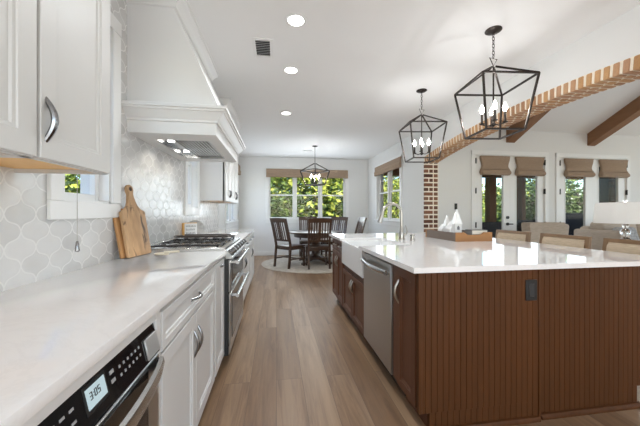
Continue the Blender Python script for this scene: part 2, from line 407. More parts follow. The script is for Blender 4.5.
# ------------------------------------------------------------ setting
XL, XR, YB, HC = -1.03, 2.69, 8.3, 2.77
TW = .26                                    # thickness of the arched wall
mb = MB(); mb.box(-1.25, 11, -4.2, 8.5, -.1, 0); struct('floor', mb, FLOORM, label='wide brown oak plank floor running through the kitchen', cat='floor')
mb = MB(); mb.box(-1.25, XR + .05, -3.2, 8.5, HC, HC + .12); struct('ceiling', mb, ceilpaint, label='flat white kitchen ceiling with recessed lights', cat='ceiling')
ML = frame((XL - .008, 0, 0), (0, 1, 0), (1, 0, 0))     # left wall: u = Y, v = Z
WIN1 = (1.57, 1.99, 1.27, 2.36); WIN2 = (3.55, 3.97, 1.27, 2.36); WIN3 = (6.25, 7.85, 1.0, 2.36)
mb = MB(); wall_cells(mb, (-3.2, 8.5), (0, HC + .1), (WIN1, WIN2, WIN3), ML, -.16, 0); struct('wall_left', mb, wallpaint, label='white painted wall along the range side', cat='wall')
mb = MB(); wall_cells(mb, (-.6, 4.09), (.9, HC), (WIN1, WIN2), ML, 0, .008)
wall_cells(mb, (4.09, 5.42), (.9, 1.40), (), ML, 0, .008)
struct('wall_backsplash', mb, TILE, label='pale grey lantern shaped tile backsplash behind counters', cat='wall')
MBK = frame((0, YB, 0), (1, 0, 0), (0, -1, 0))          # back wall: u = X, v = Z
WIN4 = (-.22, 2.0, 1.03, 2.36)
mb = MB(); wall_cells(mb, (-1.2, XR + .15), (0, HC + .1), (WIN4,), MBK, -.18, 0); struct('wall_back', mb, wallpaint, label='white end wall of the dining nook', cat='wall')
MRN = frame((XR, 0, 0), (0, -1, 0), (-1, 0, 0))         # right wall: u = -Y, v = Z
WIN5 = (-7.52, -6.04, 1.026, 2.385)
# arched wall
AYC, AZT, AR, AY0, AY1 = 2.76, 2.337, 12.07, .55, 4.97
def arch_z(y, e=0.): return AZT + e - (y - AYC) ** 2 / (2 * AR)
mb = MB(); n = 36; EX = .10; EP = .03
ys = [AY0 - EP] + [AY0 - EP + (AY1 - AY0 + 2 * EP) * i / n for i in range(1, n)] + [AY1 + EP]
TOPZ = 5.6
for i in range(n):
    a, b = ys[i], ys[i + 1]; za, zb = arch_z(a, EX), arch_z(b, EX)
    mb.loft([[(XR, a, za), (XR + TW, a, za), (XR + TW, a, TOPZ), (XR, a, TOPZ)], [(XR, b, zb), (XR + TW, b, zb), (XR + TW, b, TOPZ), (XR, b, TOPZ)]])
mb.box(XR, XR + TW, -3.2, AY0 - EP, 0, TOPZ)
wr = struct('wall_right', mb, wallpaint, label='white wall pierced by a wide brick arch', cat='wall')
mb = MB(); mb.box(XR, XR + TW, AY1 + EP, 5.6, 0, TOPZ); struct('wall_plain', mb, wallpaint, wr)
mb = MB(); wall_cells(mb, (-8.5, -5.6), (0, HC + .1), (WIN5,), MRN, -.18, 0); struct('wall_nook', mb, wallpaint, wr)
mb = MB(); MRE = frame((0, -3.0, 0), (-1, 0, 0), (0, 1, 0)); wall_cells(mb, (-XR - .1, 1.2), (0, HC + .1), ((-2.5, .7, .3, 2.6),), MRE, -.15, 0); struct('wall_rear', mb, wallpaint, label='white wall behind the kitchen with a wide opening added for fill light', cat='wall')  # unglazed opening made up to house the rear fill lamp
# living room shell
YL = 5.55
MLB = frame((0, YL, 0), (1, 0, 0), (0, -1, 0))
D1 = (4.13, 5.80, 0, 2.43); D2 = (6.17, 7.95, 0, 2.43)
mb = MB(); wall_cells(mb, (XR + TW, 10.6), (0, 3.05), (D1, D2), MLB, -.15, 0); struct('wall_living', mb, wallpaint, label='white living room wall holding two pairs of glazed doors', cat='wall')
mb = MB(); wall_cells(mb, (-YL - .1, 4.2), (0, 5.6), ((-4.0, 0.0, .4, 3.0),), frame((10.5, 0, 0), (0, -1, 0), (-1, 0, 0)), -.15, 0); struct('wall_side', mb, wallpaint, label='white far side wall of the living room', cat='wall')
mb = MB(); wall_cells(mb, (-10.6, -XR), (0, 5.6), ((-9.0, -4.2, .3, 3.1),), frame((0, -4.0, 0), (-1, 0, 0), (0, 1, 0)), -.15, 0); struct('wall_south', mb, wallpaint, label='white living room wall opposite the glazed doors', cat='wall')
mb = MB(); SL = .5; ZV = 2.98; YR = .8
def vz(y): return ZV + SL * (YL - y)
x0, x1 = XR + .05, 10.6
mb.loft([[(x0, YL + .1, vz(YL + .1)), (x0, YR, vz(YR)), (x0, -4.2, vz(YR) - .5 * (YR + 4.2)), (x0, -4.2, vz(YR) - .5 * (YR + 4.2) + .12), (x0, YR, vz(YR) + .12), (x0, YL + .1, vz(YL + .1) + .12)],
         [(x1, YL + .1, vz(YL + .1)), (x1, YR, vz(YR)), (x1, -4.2, vz(YR) - .5 * (YR + 4.2)), (x1, -4.2, vz(YR) - .5 * (YR + 4.2) + .12), (x1, YR, vz(YR) + .12), (x1, YL + .1, vz(YL + .1) + .12)]])
struct('ceiling_living', mb, ceilpaint, label='white vaulted living room ceiling', cat='ceiling')
for k, (bx, lab) in enumerate(((4.86, 'brown timber ceiling beam ending above the first pair of glazed doors'), (6.90, 'brown timber ceiling beam ending above the second pair of glazed doors'))):
    mb = MB(); zz = lambda y, d: vz(y) - .27 + d
    mb.loft([[(bx, YL - .002, zz(YL, 0)), (bx + .2, YL - .002, zz(YL, 0)), (bx + .2, YL - .002, zz(YL, .28)), (bx, YL - .002, zz(YL, .28))], [(bx, YR, zz(YR, 0)), (bx + .2, YR, zz(YR, 0)), (bx + .2, YR, zz(YR, .28)), (bx, YR, zz(YR, .28))]])
    o = mb.build('ceiling_beam', beamw); tag(o, lab, 'beam', 'timber beams under the vaulted ceiling', 'structure')
# baseboards
mb = MB(); mb.box(XL, XR, YB - .016, YB, 0, .13, .004); struct('baseboard_back', mb, trimw, label='white baseboard under the nook window', cat='baseboard')
mb = MB(); mb.box(XL - .008, XL + .008, 5.45, YB - .016, 0, .13, .004); struct('baseboard_left', mb, trimw, label='white baseboard of the nook past the long counter', cat='baseboard')
mb = MB(); mb.box(XR - .016, XR, AY1 + .12, YB - .016, 0, .13, .004); struct('baseboard_right', mb, trimw, label='white baseboard on the nook side of the arch wall', cat='baseboard')
mb = MB()
for a, b in ((XR + TW, D1[0] - .09), (D1[1] + .09, D2[0] - .09), (D2[1] + .09, 10.5)): mb.box(a, b, YL - .016, YL, 0, .13, .004)
struct('baseboard_living', mb, trimw, label='white baseboard between the glazed living room doors', cat='baseboard')

# brick arch and pier
def brick_arch():
    mo = MB(); bk = MB(); pb = MB()
    P = .012     # brick face stands proud of mortar
    # mortar ring
    n = 48; rings = []
    for i in range(n + 1):
        y = AY0 + (AY1 - AY0) * i / n; z = arch_z(y)
        rings.append([(XR - .004, y, z), (XR + TW + .004, y, z), (XR + TW + .004, y, z + .1), (XR - .004, y, z + .1)])
    mo.loft(rings)
    # piers
    for y0, y1, s in ((AY1, AY1 + EP, -1), (AY0 - EP, AY0, 1)):
        mo.box(XR - .004, XR + TW + .004, y0, y1, 0, arch_z(AY1) + .1)
        face = AY1 if s < 0 else AY0
        z = .01; c = 0
        while z < arch_z(AY1) - .02:
            zt = min(z + .060, arch_z(AY1) - .005)
            cuts = (0, .175, TW + .012) if c % 2 == 0 else (0, .088, .176, TW + .012)
            for a, b in zip(cuts[:-1], cuts[1:]):
                xa = XR - .012 + a + (.010 if a > 0 else 0); xb = XR - .012 + b - .010
                if s < 0: pb.box(xa, xb, face - .006, face + .028, z, zt, .004)
                else: pb.box(xa, xb, face - .028, face + .006, z, zt, .004)
            z += .084; c += 1
    # rowlock course
    step = .068; k = int((AY1 - AY0) / step); step = (AY1 - AY0) / k
    for i in range(k):
        yc = AY0 + step * (i + .5); zc = arch_z(yc); sl = -(yc - AYC) / AR; ang = math.atan(sl)
        M = Matrix.Translation((0, yc, zc)) @ Matrix.Rotation(ang, 4, 'X')
        cut = (.0, .10, .19, TW + .02) if i % 2 == 0 else (.0, .145, TW + .02)
        for a, b in zip(cut[:-1], cut[1:]):
            bk.box(XR - .012 + a + (.010 if a else 0), XR - .012 + b - .010, -.0235, .0235, -.008, .098, .007, M)
    a = struct('brick_arch', mo, mortar, label='long segmental brick arch and pier opening to the living room', cat='arch')
    struct('arch_brickwork', bk, archbrick, a); struct('pier_brickwork', pb, brickm, a)
    return a
brick_arch()

# ------------------------------------------------------------ windows
def window(name, M, w, h, units, label, depth=.09, grid=False, casing=.09, apron=True, sill=True):
    """M: origin lower-left of the opening on the wall face, u along, v up, n into the room"""
    fr = MB()
    fr.box(-casing, 0, -.0, h + casing, .0, .02, .003, M); fr.box(w, w + casing, -.0, h + casing, .0, .02, .003, M)
    fr.box(-casing, w + casing, h, h + casing, 0, .024, .003, M)
    t = .012                              # reveal lining
    fr.box(0, t, 0, h, -depth, .0, 0, M); fr.box(w - t, w, 0, h, -depth, 0, 0, M); fr.box(0, w, 0, t, -depth, 0, 0, M); fr.box(0, w, h - t, h, -depth, 0, 0, M)
    o = tag(fr.build(name, trimw), label, 'window', kind='structure')
    uw = w / units; sash = MB(); pane = MB(); f = .038
    for i in range(units):
        a, b = i * uw + (.012 if i == 0 else .026), (i + 1) * uw - (.012 if i == units - 1 else .026)
        if i: fr2 = sash.box(i * uw - .03, i * uw + .03, 0, h, -depth - .01, -.012, .003, M)
        mid = h * .51
        for (v0, v1, d) in ((0.012, mid + .018, -depth + .022), (mid - .018, h - .012, -depth)):
            sash.box(a, a + f, v0, v1, d - .02, d + .012, .003, M); sash.box(b - f, b, v0, v1, d - .02, d + .012, .003, M)
            sash.box(a + f, b - f, v0, v0 + f, d - .02, d + .012, .003, M); sash.box(a + f, b - f, v1 - f, v1, d - .02, d + .012, .003, M)
            pane.box(a + f - .004, b - f + .004, v0 + f - .004, v1 - f + .004, d - .006, d - .002, 0, M)
            if grid and v0 > .1:
                sash.box(a + f, b - f, (v0 + v1) / 2 - .009, (v0 + v1) / 2 + .009, d - .01, d + .004, 0, M)
    struct('sash', sash, trimw, o); struct('pane', pane, GL, o)
    if sill:
        s = MB(); s.box(-casing - .03, w + casing + .03, -.03, .0, -.02, .05, .006, M); struct('window_sill', s, trimw, o)
    if apron:
        s = MB(); s.box(-casing, w + casing, -.12 if sill else -casing, -.03 if sill else 0, 0, .018, .003, M); struct('window_apron', s, trimw, o)
    return o
def MLo(u, v): return frame((XL, u, v), (0, 1, 0), (1, 0, 0))
window('window_1', MLo(WIN1[0], WIN1[2]), WIN1[1] - WIN1[0], WIN1[3] - WIN1[2], 1, 'narrow white window left of the hood beside the upper cabinet', sill=False)
window('window_2', MLo(WIN2[0], WIN2[2]), WIN2[1] - WIN2[0], WIN2[3] - WIN2[2], 1, 'narrow white window right of the hood', sill=False)
window('window_3', frame((XL - .008, WIN3[0], WIN3[2]), (0, 1, 0), (1, 0, 0)), WIN3[1] - WIN3[0], WIN3[3] - WIN3[2], 2, 'white window on the left wall of the dining nook')
window('window_4', frame((WIN4[0], YB, WIN4[2]), (1, 0, 0), (0, -1, 0)), WIN4[1] - WIN4[0], WIN4[3] - WIN4[2], 3, 'triple white window behind the dining table')
window('window_5', frame((XR, -WIN5[0], WIN5[2]), (0, -1, 0), (-1, 0, 0)), WIN5[1] - WIN5[0], WIN5[3] - WIN5[2], 2, 'double white window on the wall beside the brick pier', grid=True)

# ------------------------------------------------------------ glazed doors
def french(name, D, gl, hw, label):
    x0, x1 = D[0], D[1]; h = D[3]; xm = (x0 + x1) / 2; c = .09
    M = frame((0, YL, 0), (1, 0, 0), (0, -1, 0))
    f = MB()
    f.box(x0 - c, x0, 0, h + c, 0, .02, .003, M); f.box(x1, x1 + c, 0, h + c, 0, .02, .003, M); f.box(x0 - c, x1 + c, h, h + c, 0, .024, .003, M)
    f.box(x0, x0 + .012, 0, h, -.12, 0, 0, M); f.box(x1 - .012, x1, 0, h, -.12, 0, 0, M); f.box(x0, x1, h - .012, h, -.12, 0, 0, M)
    o = tag(f.build(name, trimw), label, 'door', kind='structure')
    for (a, b, g0, g1) in ((x0 + .0125, xm - .001, gl[0], gl[1]), (xm + .001, x1 - .0125, gl[2], gl[3])):
        d = MB(); wall_cells(d, (a, b), (.01, h - .015), ((g0, g1, .26, 2.26),), M, -.055, -.012)
        d.box(g0 - .02, g0, .24, 2.28, -.012, -.004, .002, M); d.box(g1, g1 + .02, .24, 2.28, -.012, -.004, .002, M); d.box(g0, g1, .24, .26, -.012, -.004, .002, M); d.box(g0, g1, 2.26, 2.28, -.012, -.004, .002, M)
        lf = struct('door_leaf', d, trimw, o)
        g = MB(); g.box(g0 - .005, g1 + .005, .255, 2.265, -.036, -.03, 0, M); struct('pane', g, GL, lf)
    hg = 0
    for x in (x0 + .006, x1 - .006):
        for z in (.95, 1.67, 2.30):
            q = MB(); q.box(x - .016, x + .016, z - .055, z + .055, -.004, .026, .003, M); q.tube([(x, z - .06, .026), (x, z + .06, .026)], .008, 8, M=M); struct('hinge', q, blackm, o)
    q = MB(); q.tube([(hw, 1.105, -.012), (hw, 1.105, .012)], .032, 14, M=M); q.tube([(hw, 1.105, .012), (hw, 1.105, .02)], .018, 10, M=M); struct('deadbolt', q, blackm, o)
    q = MB(); q.tube([(hw, .965, -.012), (hw, .965, .006)], .032, 14, M=M); q.tube([(hw, .965, .006), (hw, .965, .05)], .011, 10, M=M); q.tube([(hw - .01, .965, .05), (hw + .085, .965, .05)], .011, 8, M=M); struct('door_handle', q, blackm, o)
    return o
french('door_1', D1, (4.30, 4.80, 5.12, 5.63), 4.90, 'pair of white glazed doors nearer the brick pier')
french('door_2', D2, (6.34, 6.86, 7.22, 7.74), 7.13, 'pair of white glazed doors behind the sofa')

# ------------------------------------------------------------ fabric shades
def roman(x0, x1, zt, zb, lab):
    """folded shade on a door, seen from the room: pinched in the middle with a bulging fold"""
    M = frame(((x0 + x1) / 2, YL, zb), (1, 0, 0), (0, -1, 0)); w = (x1 - x0) / 2; h = zt - zb
    t = T('roman_shade', lab, 'window shade', ((x0 + x1) / 2, YL, zb), group='taupe shades on the glazed doors')
    prof = [(1.0, 1.0, .045), (.97, 1.0, .05), (.8, .965, .05), (.62, .90, .046), (.5, .88, .045), (.4, .90, .05), (.33, .95, .062), (.3, .965, .066), (.29, .955, .05), (.27, .965, .07), (.15, 1.0, .092), (.06, .99, .088), (.0, .95, .06)]
    rings = [[(-w * k, h * f, 0.0), (w * k, h * f, 0.0), (w * k, h * f, d * .8), (w * k * .96, h * f, d), (-w * k * .96, h * f, d), (-w * k, h * f, d * .8)] for f, k, d in prof]
    mb = MB(); mb.loft(rings, M); t.p('shade_fabric', mb, canvas)
    mb = MB(); mb.box(-w, w, h, h + .012, 0, .05, .003, M); t.p('headrail', mb, canvas)
roman(4.235, 4.925, 2.395, 2.005, 'taupe folded shade on the first glazed door from the brick pier')
roman(5.07, 5.765, 2.395, 2.005, 'taupe folded shade on the second glazed door from the brick pier')
roman(6.29, 7.02, 2.395, 2.005, 'taupe folded shade on the third glazed door from the brick pier')
roman(7.2, 7.95, 2.395, 2.005, 'taupe folded shade on the glazed door just above the white lamp')
def flat_shade(M, w, h, lab, d=.06):
    t = T('roman_shade', lab, 'window shade', tuple(M.translation))
    mb = MB()
    rings = [[(0, v, 0.), (w, v, 0.), (w, v, k), (0, v, k)] for v, k in ((h, d), (h * .55, d), (h * .5, d + .012), (h * .3, d + .02), (h * .28, d + .01), (.012, d + .016), (0, d))]
    mb.loft(rings, M); t.p('shade_fabric', mb, canvas)
    mb = MB(); mb.box(0, w, h, h + .014, 0, d - .006, .003, M); t.p('headrail', mb, canvas)
flat_shade(frame((-.285, YB - .024, 2.205), (1, 0, 0), (0, -1, 0)), 2.34, .22, 'long taupe fabric shade across the triple window behind the dining table')
flat_shade(frame((XR - .024, 7.56, 2.19), (0, -1, 0), (-1, 0, 0)), 1.63, .22, 'short taupe shade on the double window beside the brick pier', .035)
flat_shade(frame((XL + .016, 6.2, 2.2), (0, 1, 0), (1, 0, 0)), 1.7, .23, 'taupe shade on the left nook window seen edge on past the far cabinets', .07)
# blind cord by the upper cabinet
t = T('blind_cord', 'thin grey blind cord hanging on tile below the upper cabinet', 'cord', (XL + .04, 1.63, 1.02))
mb = MB(); mb.tube([(XL + .035, 1.63, 2.3), (XL + .035, 1.63, 1.06)], .0017, 6); t.p('cord', mb, candle)
mb = MB(); mb.lathe([(.003, .055), (.006, .05), (.010, .012), (.010, .004), (.006, 0)], (XL + .035, 1.63, 1.015), 12); t.p('tassel', mb, pewter)

# ------------------------------------------------------------ left run: cabinets and counters
XF = -.42                                   # carcass front; doors stand 2 cm proud
def MF(y, z): return frame((XF, y, z), (0, 1, 0), (1, 0, 0))
def base_cabinet(y0, y1, lab, name='base_cabinet', group='white base cabinets of the range side'):
    t = T(name, lab, 'cabinet', ((XL + XF) / 2, (y0 + y1) / 2, 0), group=group)
    mb = MB(); mb.box(XL, XF, y0, y1, .105, .8835, .001); mb.box(XL, XF - .075, y0, y1, 0, .105); t.p('body', mb, cabw)
    return t
t = base_cabinet(1.085, 2.005, 'white base cabinet with one drawer over two doors')
mb = MB(); shaker(mb, MF(1.10, .72), .885, .14, fr=.03); d = t.p('drawer', mb, cabw); t.p('handle', pull(MF(0, 0), (1.50, .785), (1.63, .785), .036), pewter, d)
mb = MB(); shaker(mb, MF(1.10, .115), .44, .595); d = t.p('door', mb, cabw); t.p('handle', pull(MF(0, 0), (1.507, .49), (1.507, .64), .038), pewter, d)
mb = MB(); shaker(mb, MF(1.545, .115), .44, .595); d = t.p('door', mb, cabw); t.p('handle', pull(MF(0, 0), (1.578, .49), (1.578, .64), .038), pewter, d)
t = base_cabinet(2.007, 2.345, 'narrow white pull out cabinet beside the range')
mb = MB(); shaker(mb, MF(2.018, .115), .315, .745, fr=.05); d = t.p('door', mb, cabw)
t.p('handle', pull(MF(0, 0), (2.15, .826), (2.24, .826), .034), pewter, d)
t = base_cabinet(-.6, 1.083, 'white base cabinet housing the black microwave drawer', 'microwave_cabinet')
mb = MB(); mb.box(XF, XF + .02, -.6, .415, .105, .8835, .002); mb.box(XF, XF + .02, 1.047, 1.083, .105, .8835, .002); mb.box(XF, XF + .02, .415, 1.047, .8525, .8835, .001); mb.box(XF, XF + .02, .415, 1.047, .105, .36, .002)
t.p('front_frame', mb, cabw)
# microwave drawer
t = T('microwave', 'black and steel microwave drawer under the near counter', 'microwave', (XF + .02, .73, .37))
Y0, Y1 = .42, 1.043
PA = (XF + .010, .851); PB = (XF + .032, .752)   # sloping control panel, top and bottom edge
mb = MB(); mb.loft([[(XF + .001, y, .851), (PA[0], y, .851), (PB[0], y, PB[1]), (XF + .001, y, PB[1])] for y in (Y0, Y1)]); t.p('control_panel', mb, blackg)
dv = Vector((PB[0] - PA[0], 0, PB[1] - PA[1])); L = dv.length; vv = -dv / L; nn = Vector((0, 1, 0)).cross(vv)
MP = Matrix((Vector((0, 1, 0)), vv, nn)).transposed().to_4x4(); MP.translation = Vector((PB[0], 0, PB[1]))
mb = MB(); mb.box(.685, .752, .038, .082, .0005, .0025, 0, MP); scr = t.p('display', mb, plain('lit_display', (.42, .52, .55), .2, emit=((.62, .80, .86), .3)))
mb = MB(); mb.box(.678, .759, .028, .09, .0, .001, 0, MP); t.p('display_bezel', mb, blackm, scr)
def segtext(s, M, u, v, h):
    seg = {'0': 'abcdef', '1': 'bc', '2': 'abged', '3': 'abgcd', '4': 'fgbc', '5': 'afgcd', '6': 'afgedc', '7': 'abc', '8': 'abcdefg', '9': 'abcfgd'}
    mb = MB(); w = h * .5; k = h * .1
    for ch in s:
        if ch == ':':
            for q in (.3, .7): mb.box(u, u + k, v + h * q - k / 2, v + h * q + k / 2, .0028, .0036, 0, M)
            u += k * 2.5; continue
        R = {'a': (0, w, h - k, h), 'g': (0, w, h / 2 - k / 2, h / 2 + k / 2), 'd': (0, w, 0, k), 'f': (0, k, h / 2, h), 'e': (0, k, 0, h / 2), 'b': (w - k, w, h / 2, h), 'c': (w - k, w, 0, h / 2)}
        for c in seg[ch]: r = R[c]; mb.box(u + r[0], u + r[1], v + r[2], v + r[3], .0028, .0036, 0, M)
        u += w * 1.45
    return mb
t.p('display_digits', segtext('3:05', MP, .694, .055, .0165), blackm, scr)
keym = plain('pale_key_print', (.36, .36, .36), .4)
for u in [.46, .485, .51, .535, .56, .585, .61, .635]:
    for v in (.042, .068):
        mb = MB(); mb.box(u, u + .013, v, v + .0055, .0003, .0013, 0, MP); t.p('button', mb, keym)
for r_ in range(2):
    mb = MB(); mb.box(.775, .792, .044 + r_ * .022, .053 + r_ * .022, .0003, .0013, 0, MP); t.p('button', mb, keym)
for c_ in range(6):
    for v in (.04, .062):
        mb = MB(); mb.box(.815 + c_ * .021, .822 + c_ * .021, v, v + .007, .0003, .0013, 0, MP); t.p('button', mb, keym)
mb = MB(); mb.box(.955, 1.038, .006, .07, 0, .006, .002, MP); t.p('end_cap', mb, plain('satin_steel', (.62, .62, .61), .42, .7, .02), label='brushed steel end cap')
mb = MB(); mb.box(XF + .001, XF + .03, Y0, Y1, .372, .745, .004); dr = t.p('drawer_front', mb, SS)
mb = MB(); mb.box(XF + .03, XF + .034, Y0 + .05, Y1 - .09, .42, .735, .001); t.p('drawer_window', mb, blackg, dr)
mb = MB(); n = 16; rr = []
for i in range(n + 1):
    k = i / n; y = Y0 + .01 + (Y1 - Y0 - .02) * k; x = XF + .036 + .036 * math.sin(PI * k) ** .8; z = .715
    rr.append([(x, y, z - .022), (x + .012, y, z - .019), (x + .016, y, z + .0), (x + .012, y, z + .019), (x, y, z + .022), (x - .004, y, z)])
mb.loft(rr); t.p('handle', mb, SSY, dr)
for y in (Y0 + .012, Y1 - .012):
    mb = MB(); mb.box(XF + .029, XF + .04, y - .01, y + .01, .70, .73, .002); t.p('handle_post', mb, blackm, dr)
# far base cabinets
t = base_cabinet(3.30, 4.35, 'white base cabinet just past the range')
for a in (3.315, 3.84):
    mb = MB(); shaker(mb, MF(a, .72), .50, .14, fr=.03); d = t.p('drawer', mb, cabw); t.p('handle', pull(MF(0, 0), (a + .18, .79), (a + .32, .79), .036), pewter, d)
    mb = MB(); shaker(mb, MF(a, .115), .50, .595); d = t.p('door', mb, cabw); hy = a + (.46 if a < 3.5 else .04); t.p('handle', pull(MF(0, 0), (hy, .49), (hy, .64), .038), pewter, d)
t = base_cabinet(4.352, 5.38, 'white base cabinet at the nook end of the range side')
for a in (4.367, 4.877):
    mb = MB(); shaker(mb, MF(a, .72), .49, .14, fr=.03); d = t.p('drawer', mb, cabw); t.p('handle', pull(MF(0, 0), (a + .18, .79), (a + .32, .79), .036), pewter, d)
    mb = MB(); shaker(mb, MF(a, .115), .49, .595); d = t.p('door', mb, cabw); hy = a + (.45 if a < 4.5 else .04); t.p('handle', pull(MF(0, 0), (hy, .49), (hy, .64), .038), pewter, d)
# counters
mb = MB(); mb.box(XL + .0005, -.388, -.6, 2.355, .884, .914, .003, seg=2); o = mb.build('countertop', QZ); tag(o, 'glossy white quartz countertop over the microwave drawer', 'countertop', 'white quartz worktops')
mb = MB(); mb.box(XL + .0005, -.388, 3.29, 5.40, .884, .914, .003, seg=2); o = mb.build('countertop', QZ); tag(o, 'white quartz countertop past the range toward the nook', 'countertop', 'white quartz worktops')

# ------------------------------------------------------------ range
RY0, RY1 = 2.352, 3.287; RX = -.375
t = T('range', 'stainless double oven gas range between white cabinets', 'range', (-.7, (RY0 + RY1) / 2, 0))
mb = MB(); mb.box(XL + .003, RX, RY0, RY1, .09, .845, .002); t.p('body', mb, plain('range_side', (.025, .025, .025), .5))
for y in (RY0 + .05, RY1 - .05):
    for x in (RX - .1, XL + .08):
        mb = MB(); mb.tube([(x, y, 0), (x, y, .09)], .02, 10); t.p('foot', mb, blackm)
mb = MB(); mb.box(XL + .003, RX - .02, RY0 + .006, RY1, .845, .938, .004); ck = t.p('cooktop', mb, SSY)
# sloping control panel
mb = MB(); mb.loft([[(RX - .03, y, .845), (RX + .028, y, .848), (RX + .032, y, .862), (RX - .014, y, .916), (RX - .03, y, .92)] for y in (RY0 + .02, RY1)]); cp = t.p('control_panel', mb, SS)
for i in range(6):
    y = RY0 + .09 + i * (RY1 - RY0 - .18) / 5
    c = Vector((RX + .010, y, .888)); nn = Vector((.76, 0, .65))
    mb = MB(); mb.tube([c, c + nn * .008, c + nn * .012, c + nn * .045, c + nn * .048], [.03, .03, .024, .022, .017], 16); k = t.p('knob', mb, plain('dark_steel', (.16, .155, .15), .3, 1., .05), cp)
for (z0, z1, nm) in ((.585, .842, 'upper'), (.17, .577, 'lower')):
    mb = MB(); mb.box(RX + .001, RX + .016, RY0 + .006, RY1 - .006, z0, z1, .005); od = t.p('oven_door', mb, SS)
    mb = MB(); mb.box(RX + .016, RX + .020, RY0 + .09, RY1 - .09, z0 + .03, z1 - .012, .001); t.p('oven_window', mb, blackg, od)
    mb = MB(); zh = z1 - .028
    mb.tube([(RX + .066, RY0 + .04, zh), (RX + .066, RY1 - .04, zh)], .0145, 12); t.p('handle', mb, SSY, od)
    for y in (RY0 + .07, RY1 - .07):
        mb = MB(); mb.box(RX + .01, RX + .062, y - .012, y + .012, zh - .01, zh + .01, .003); t.p('handle_post', mb, SSY, od)
mb = MB(); mb.box(RX + .001, RX + .010, RY0 + .006, RY1 - .006, .095, .165, .003); t.p('bottom_panel', mb, SS)
# burners and grates
gx0, gx1 = XL + .06, RX - .075
for i in range(3):
    a = RY0 + .02 + i * (RY1 - RY0 - .04) / 3; b = a + (RY1 - RY0 - .04) / 3 - .006; zt = .960; w = .011
    for x in ((gx0 * .73 + gx1 * .27), (gx0 * .27 + gx1 * .73)):
        if i == 1: continue
        mb = MB(); mb.lathe([(.058, .938), (.058, .941), (.042, .943), (.042, .948), (.03, .95), (0.001, .95)], (x, (a + b) / 2, 0), 18); t.p('burner', mb, iron, ck)
    mb = MB()
    for y in (a + w / 2, b - w / 2): mb.box(gx0, gx1, y - w / 2, y + w / 2, zt - .011, zt, .002)
    for x in (gx0 + w / 2, (gx0 + gx1) / 2, gx1 - w / 2): mb.box(x - w / 2, x + w / 2, a, b, zt - .011, zt, .002)
    for fx in (.17, .33, .67, .83):
        x = gx0 + (gx1 - gx0) * fx; mb.box(x - .005, x + .005, a, a + .11, zt - .010, zt + .002, .002); mb.box(x - .005, x + .005, b - .11, b, zt - .010, zt + .002, .002)
    for x in (gx0 + .01, gx1 - .01):
        for y in (a + .01, b - .01): mb.box(x - .008, x + .008, y - .008, y + .008, .937, zt - .01, .002)
    t.p('grate', mb, iron, ck)
mb = MB(); mb.box(XL + .02, XL + .075, RY0 + .01, RY1 - .01, .937, .966, .006); t.p('back_rail', mb, SSY, ck)
# flat griddle plate lying across the far burners
t = T('griddle_plate', 'dark flat griddle plate lying across the far end of the cooktop', 'griddle', (-.72, 3.12, .9625))
gm = plain('seasoned_steel', (.085, .07, .062), .42, .3, .12)
mb = MB(); mb.box(-.955, -.485, 3.02, 3.235, .9625, .974, .003); t.p('plate', mb, gm)
mb = MB(); mb.box(-.955, -.485, 3.02, 3.03, .974, .984, .002); mb.box(-.955, -.485, 3.225, 3.235, .974, .984, .002); t.p('rim', mb, gm)
for x in (-.985, -.455):
    mb = MB(); mb.box(x - .032, x + .032, 3.08, 3.175, .972, .979, .003); t.p('lug', mb, gm)

# ------------------------------------------------------------ hood
HY0, HY1 = 2.20, 3.36
t = T('range_hood', 'white tapered range hood with stepped crown moulding', 'range hood', (XL, 2.78, 1.775))
mb = MB(); x1b, x1t = -.436, -.765
def hr(o, z, xf): return [(XL, HY0 - o, z), (xf + o, HY0 - o, z), (xf + o, HY1 + o, z), (XL, HY1 + o, z)]
mb.loft([hr(0, 1.95, -.405), hr(0, HC - .001, x1t)]); t.p('canopy', mb, trimw)
mb = MB(); ix0, ix1, iy0, iy1 = -.93, -.53, 2.40, 3.18
wall_cells(mb, (XL, x1b), (HY0, HY1), ((ix0, ix1, iy0, iy1),), Matrix.Identity(4), 1.775, 1.80)
for (a, b, c, d) in ((XL, x1b, HY0, HY0 + .02), (XL, x1b, HY1 - .02, HY1), (x1b - .02, x1b, HY0 + .02, HY1 - .02)): mb.box(a, b, c, d, 1.8, 1.87)
sk = t.p('skirt', mb, trimw)
mb = MB()
mb.loft([hr(.001, 1.858, x1b), hr(.014, 1.862, x1b), hr(.014, 1.876, x1b), hr(.02, 1.880, x1b), hr(.03, 1.89, x1b), hr(.05, 1.915, x1b), hr(.06, 1.926, x1b), hr(.07, 1.928, x1b), hr(.075, 1.94, x1b), hr(.086, 1.944, x1b), hr(.086, 1.964, x1b), hr(.08, 1.968, x1b)])
t.p('crown_moulding', mb, trimw)
mb = MB(); mb.loft([hr(.002, HC - .10, x1t + .045), hr(.014, HC - .096, x1t + .045), hr(.018, HC - .078, x1t + .045), hr(.04, HC - .045, x1t + .045), hr(.062, HC - .03, x1t + .045), hr(.066, HC - .014, x1t + .045), hr(.078, HC - .012, x1t + .045), hr(.078, HC - .001, x1t + .045)])
t.p('ceiling_moulding', mb, trimw)
mb = MB(); mb.box(ix0 - .004, ix1 + .004, iy0 - .004, iy1 + .004, 1.812, 1.83)
for (a, b, c, d) in ((ix0 - .004, ix1 + .004, iy0 - .004, iy0 + .012), (ix0 - .004, ix1 + .004, iy1 - .012, iy1 + .004), (ix0 - .004, ix0 + .012, iy0, iy1), (ix1 - .012, ix1 + .004, iy0, iy1)): mb.box(a, b, c, d, 1.778, 1.815)
ins = t.p('steel_insert', mb, SSY)
mb = MB(); k = 11
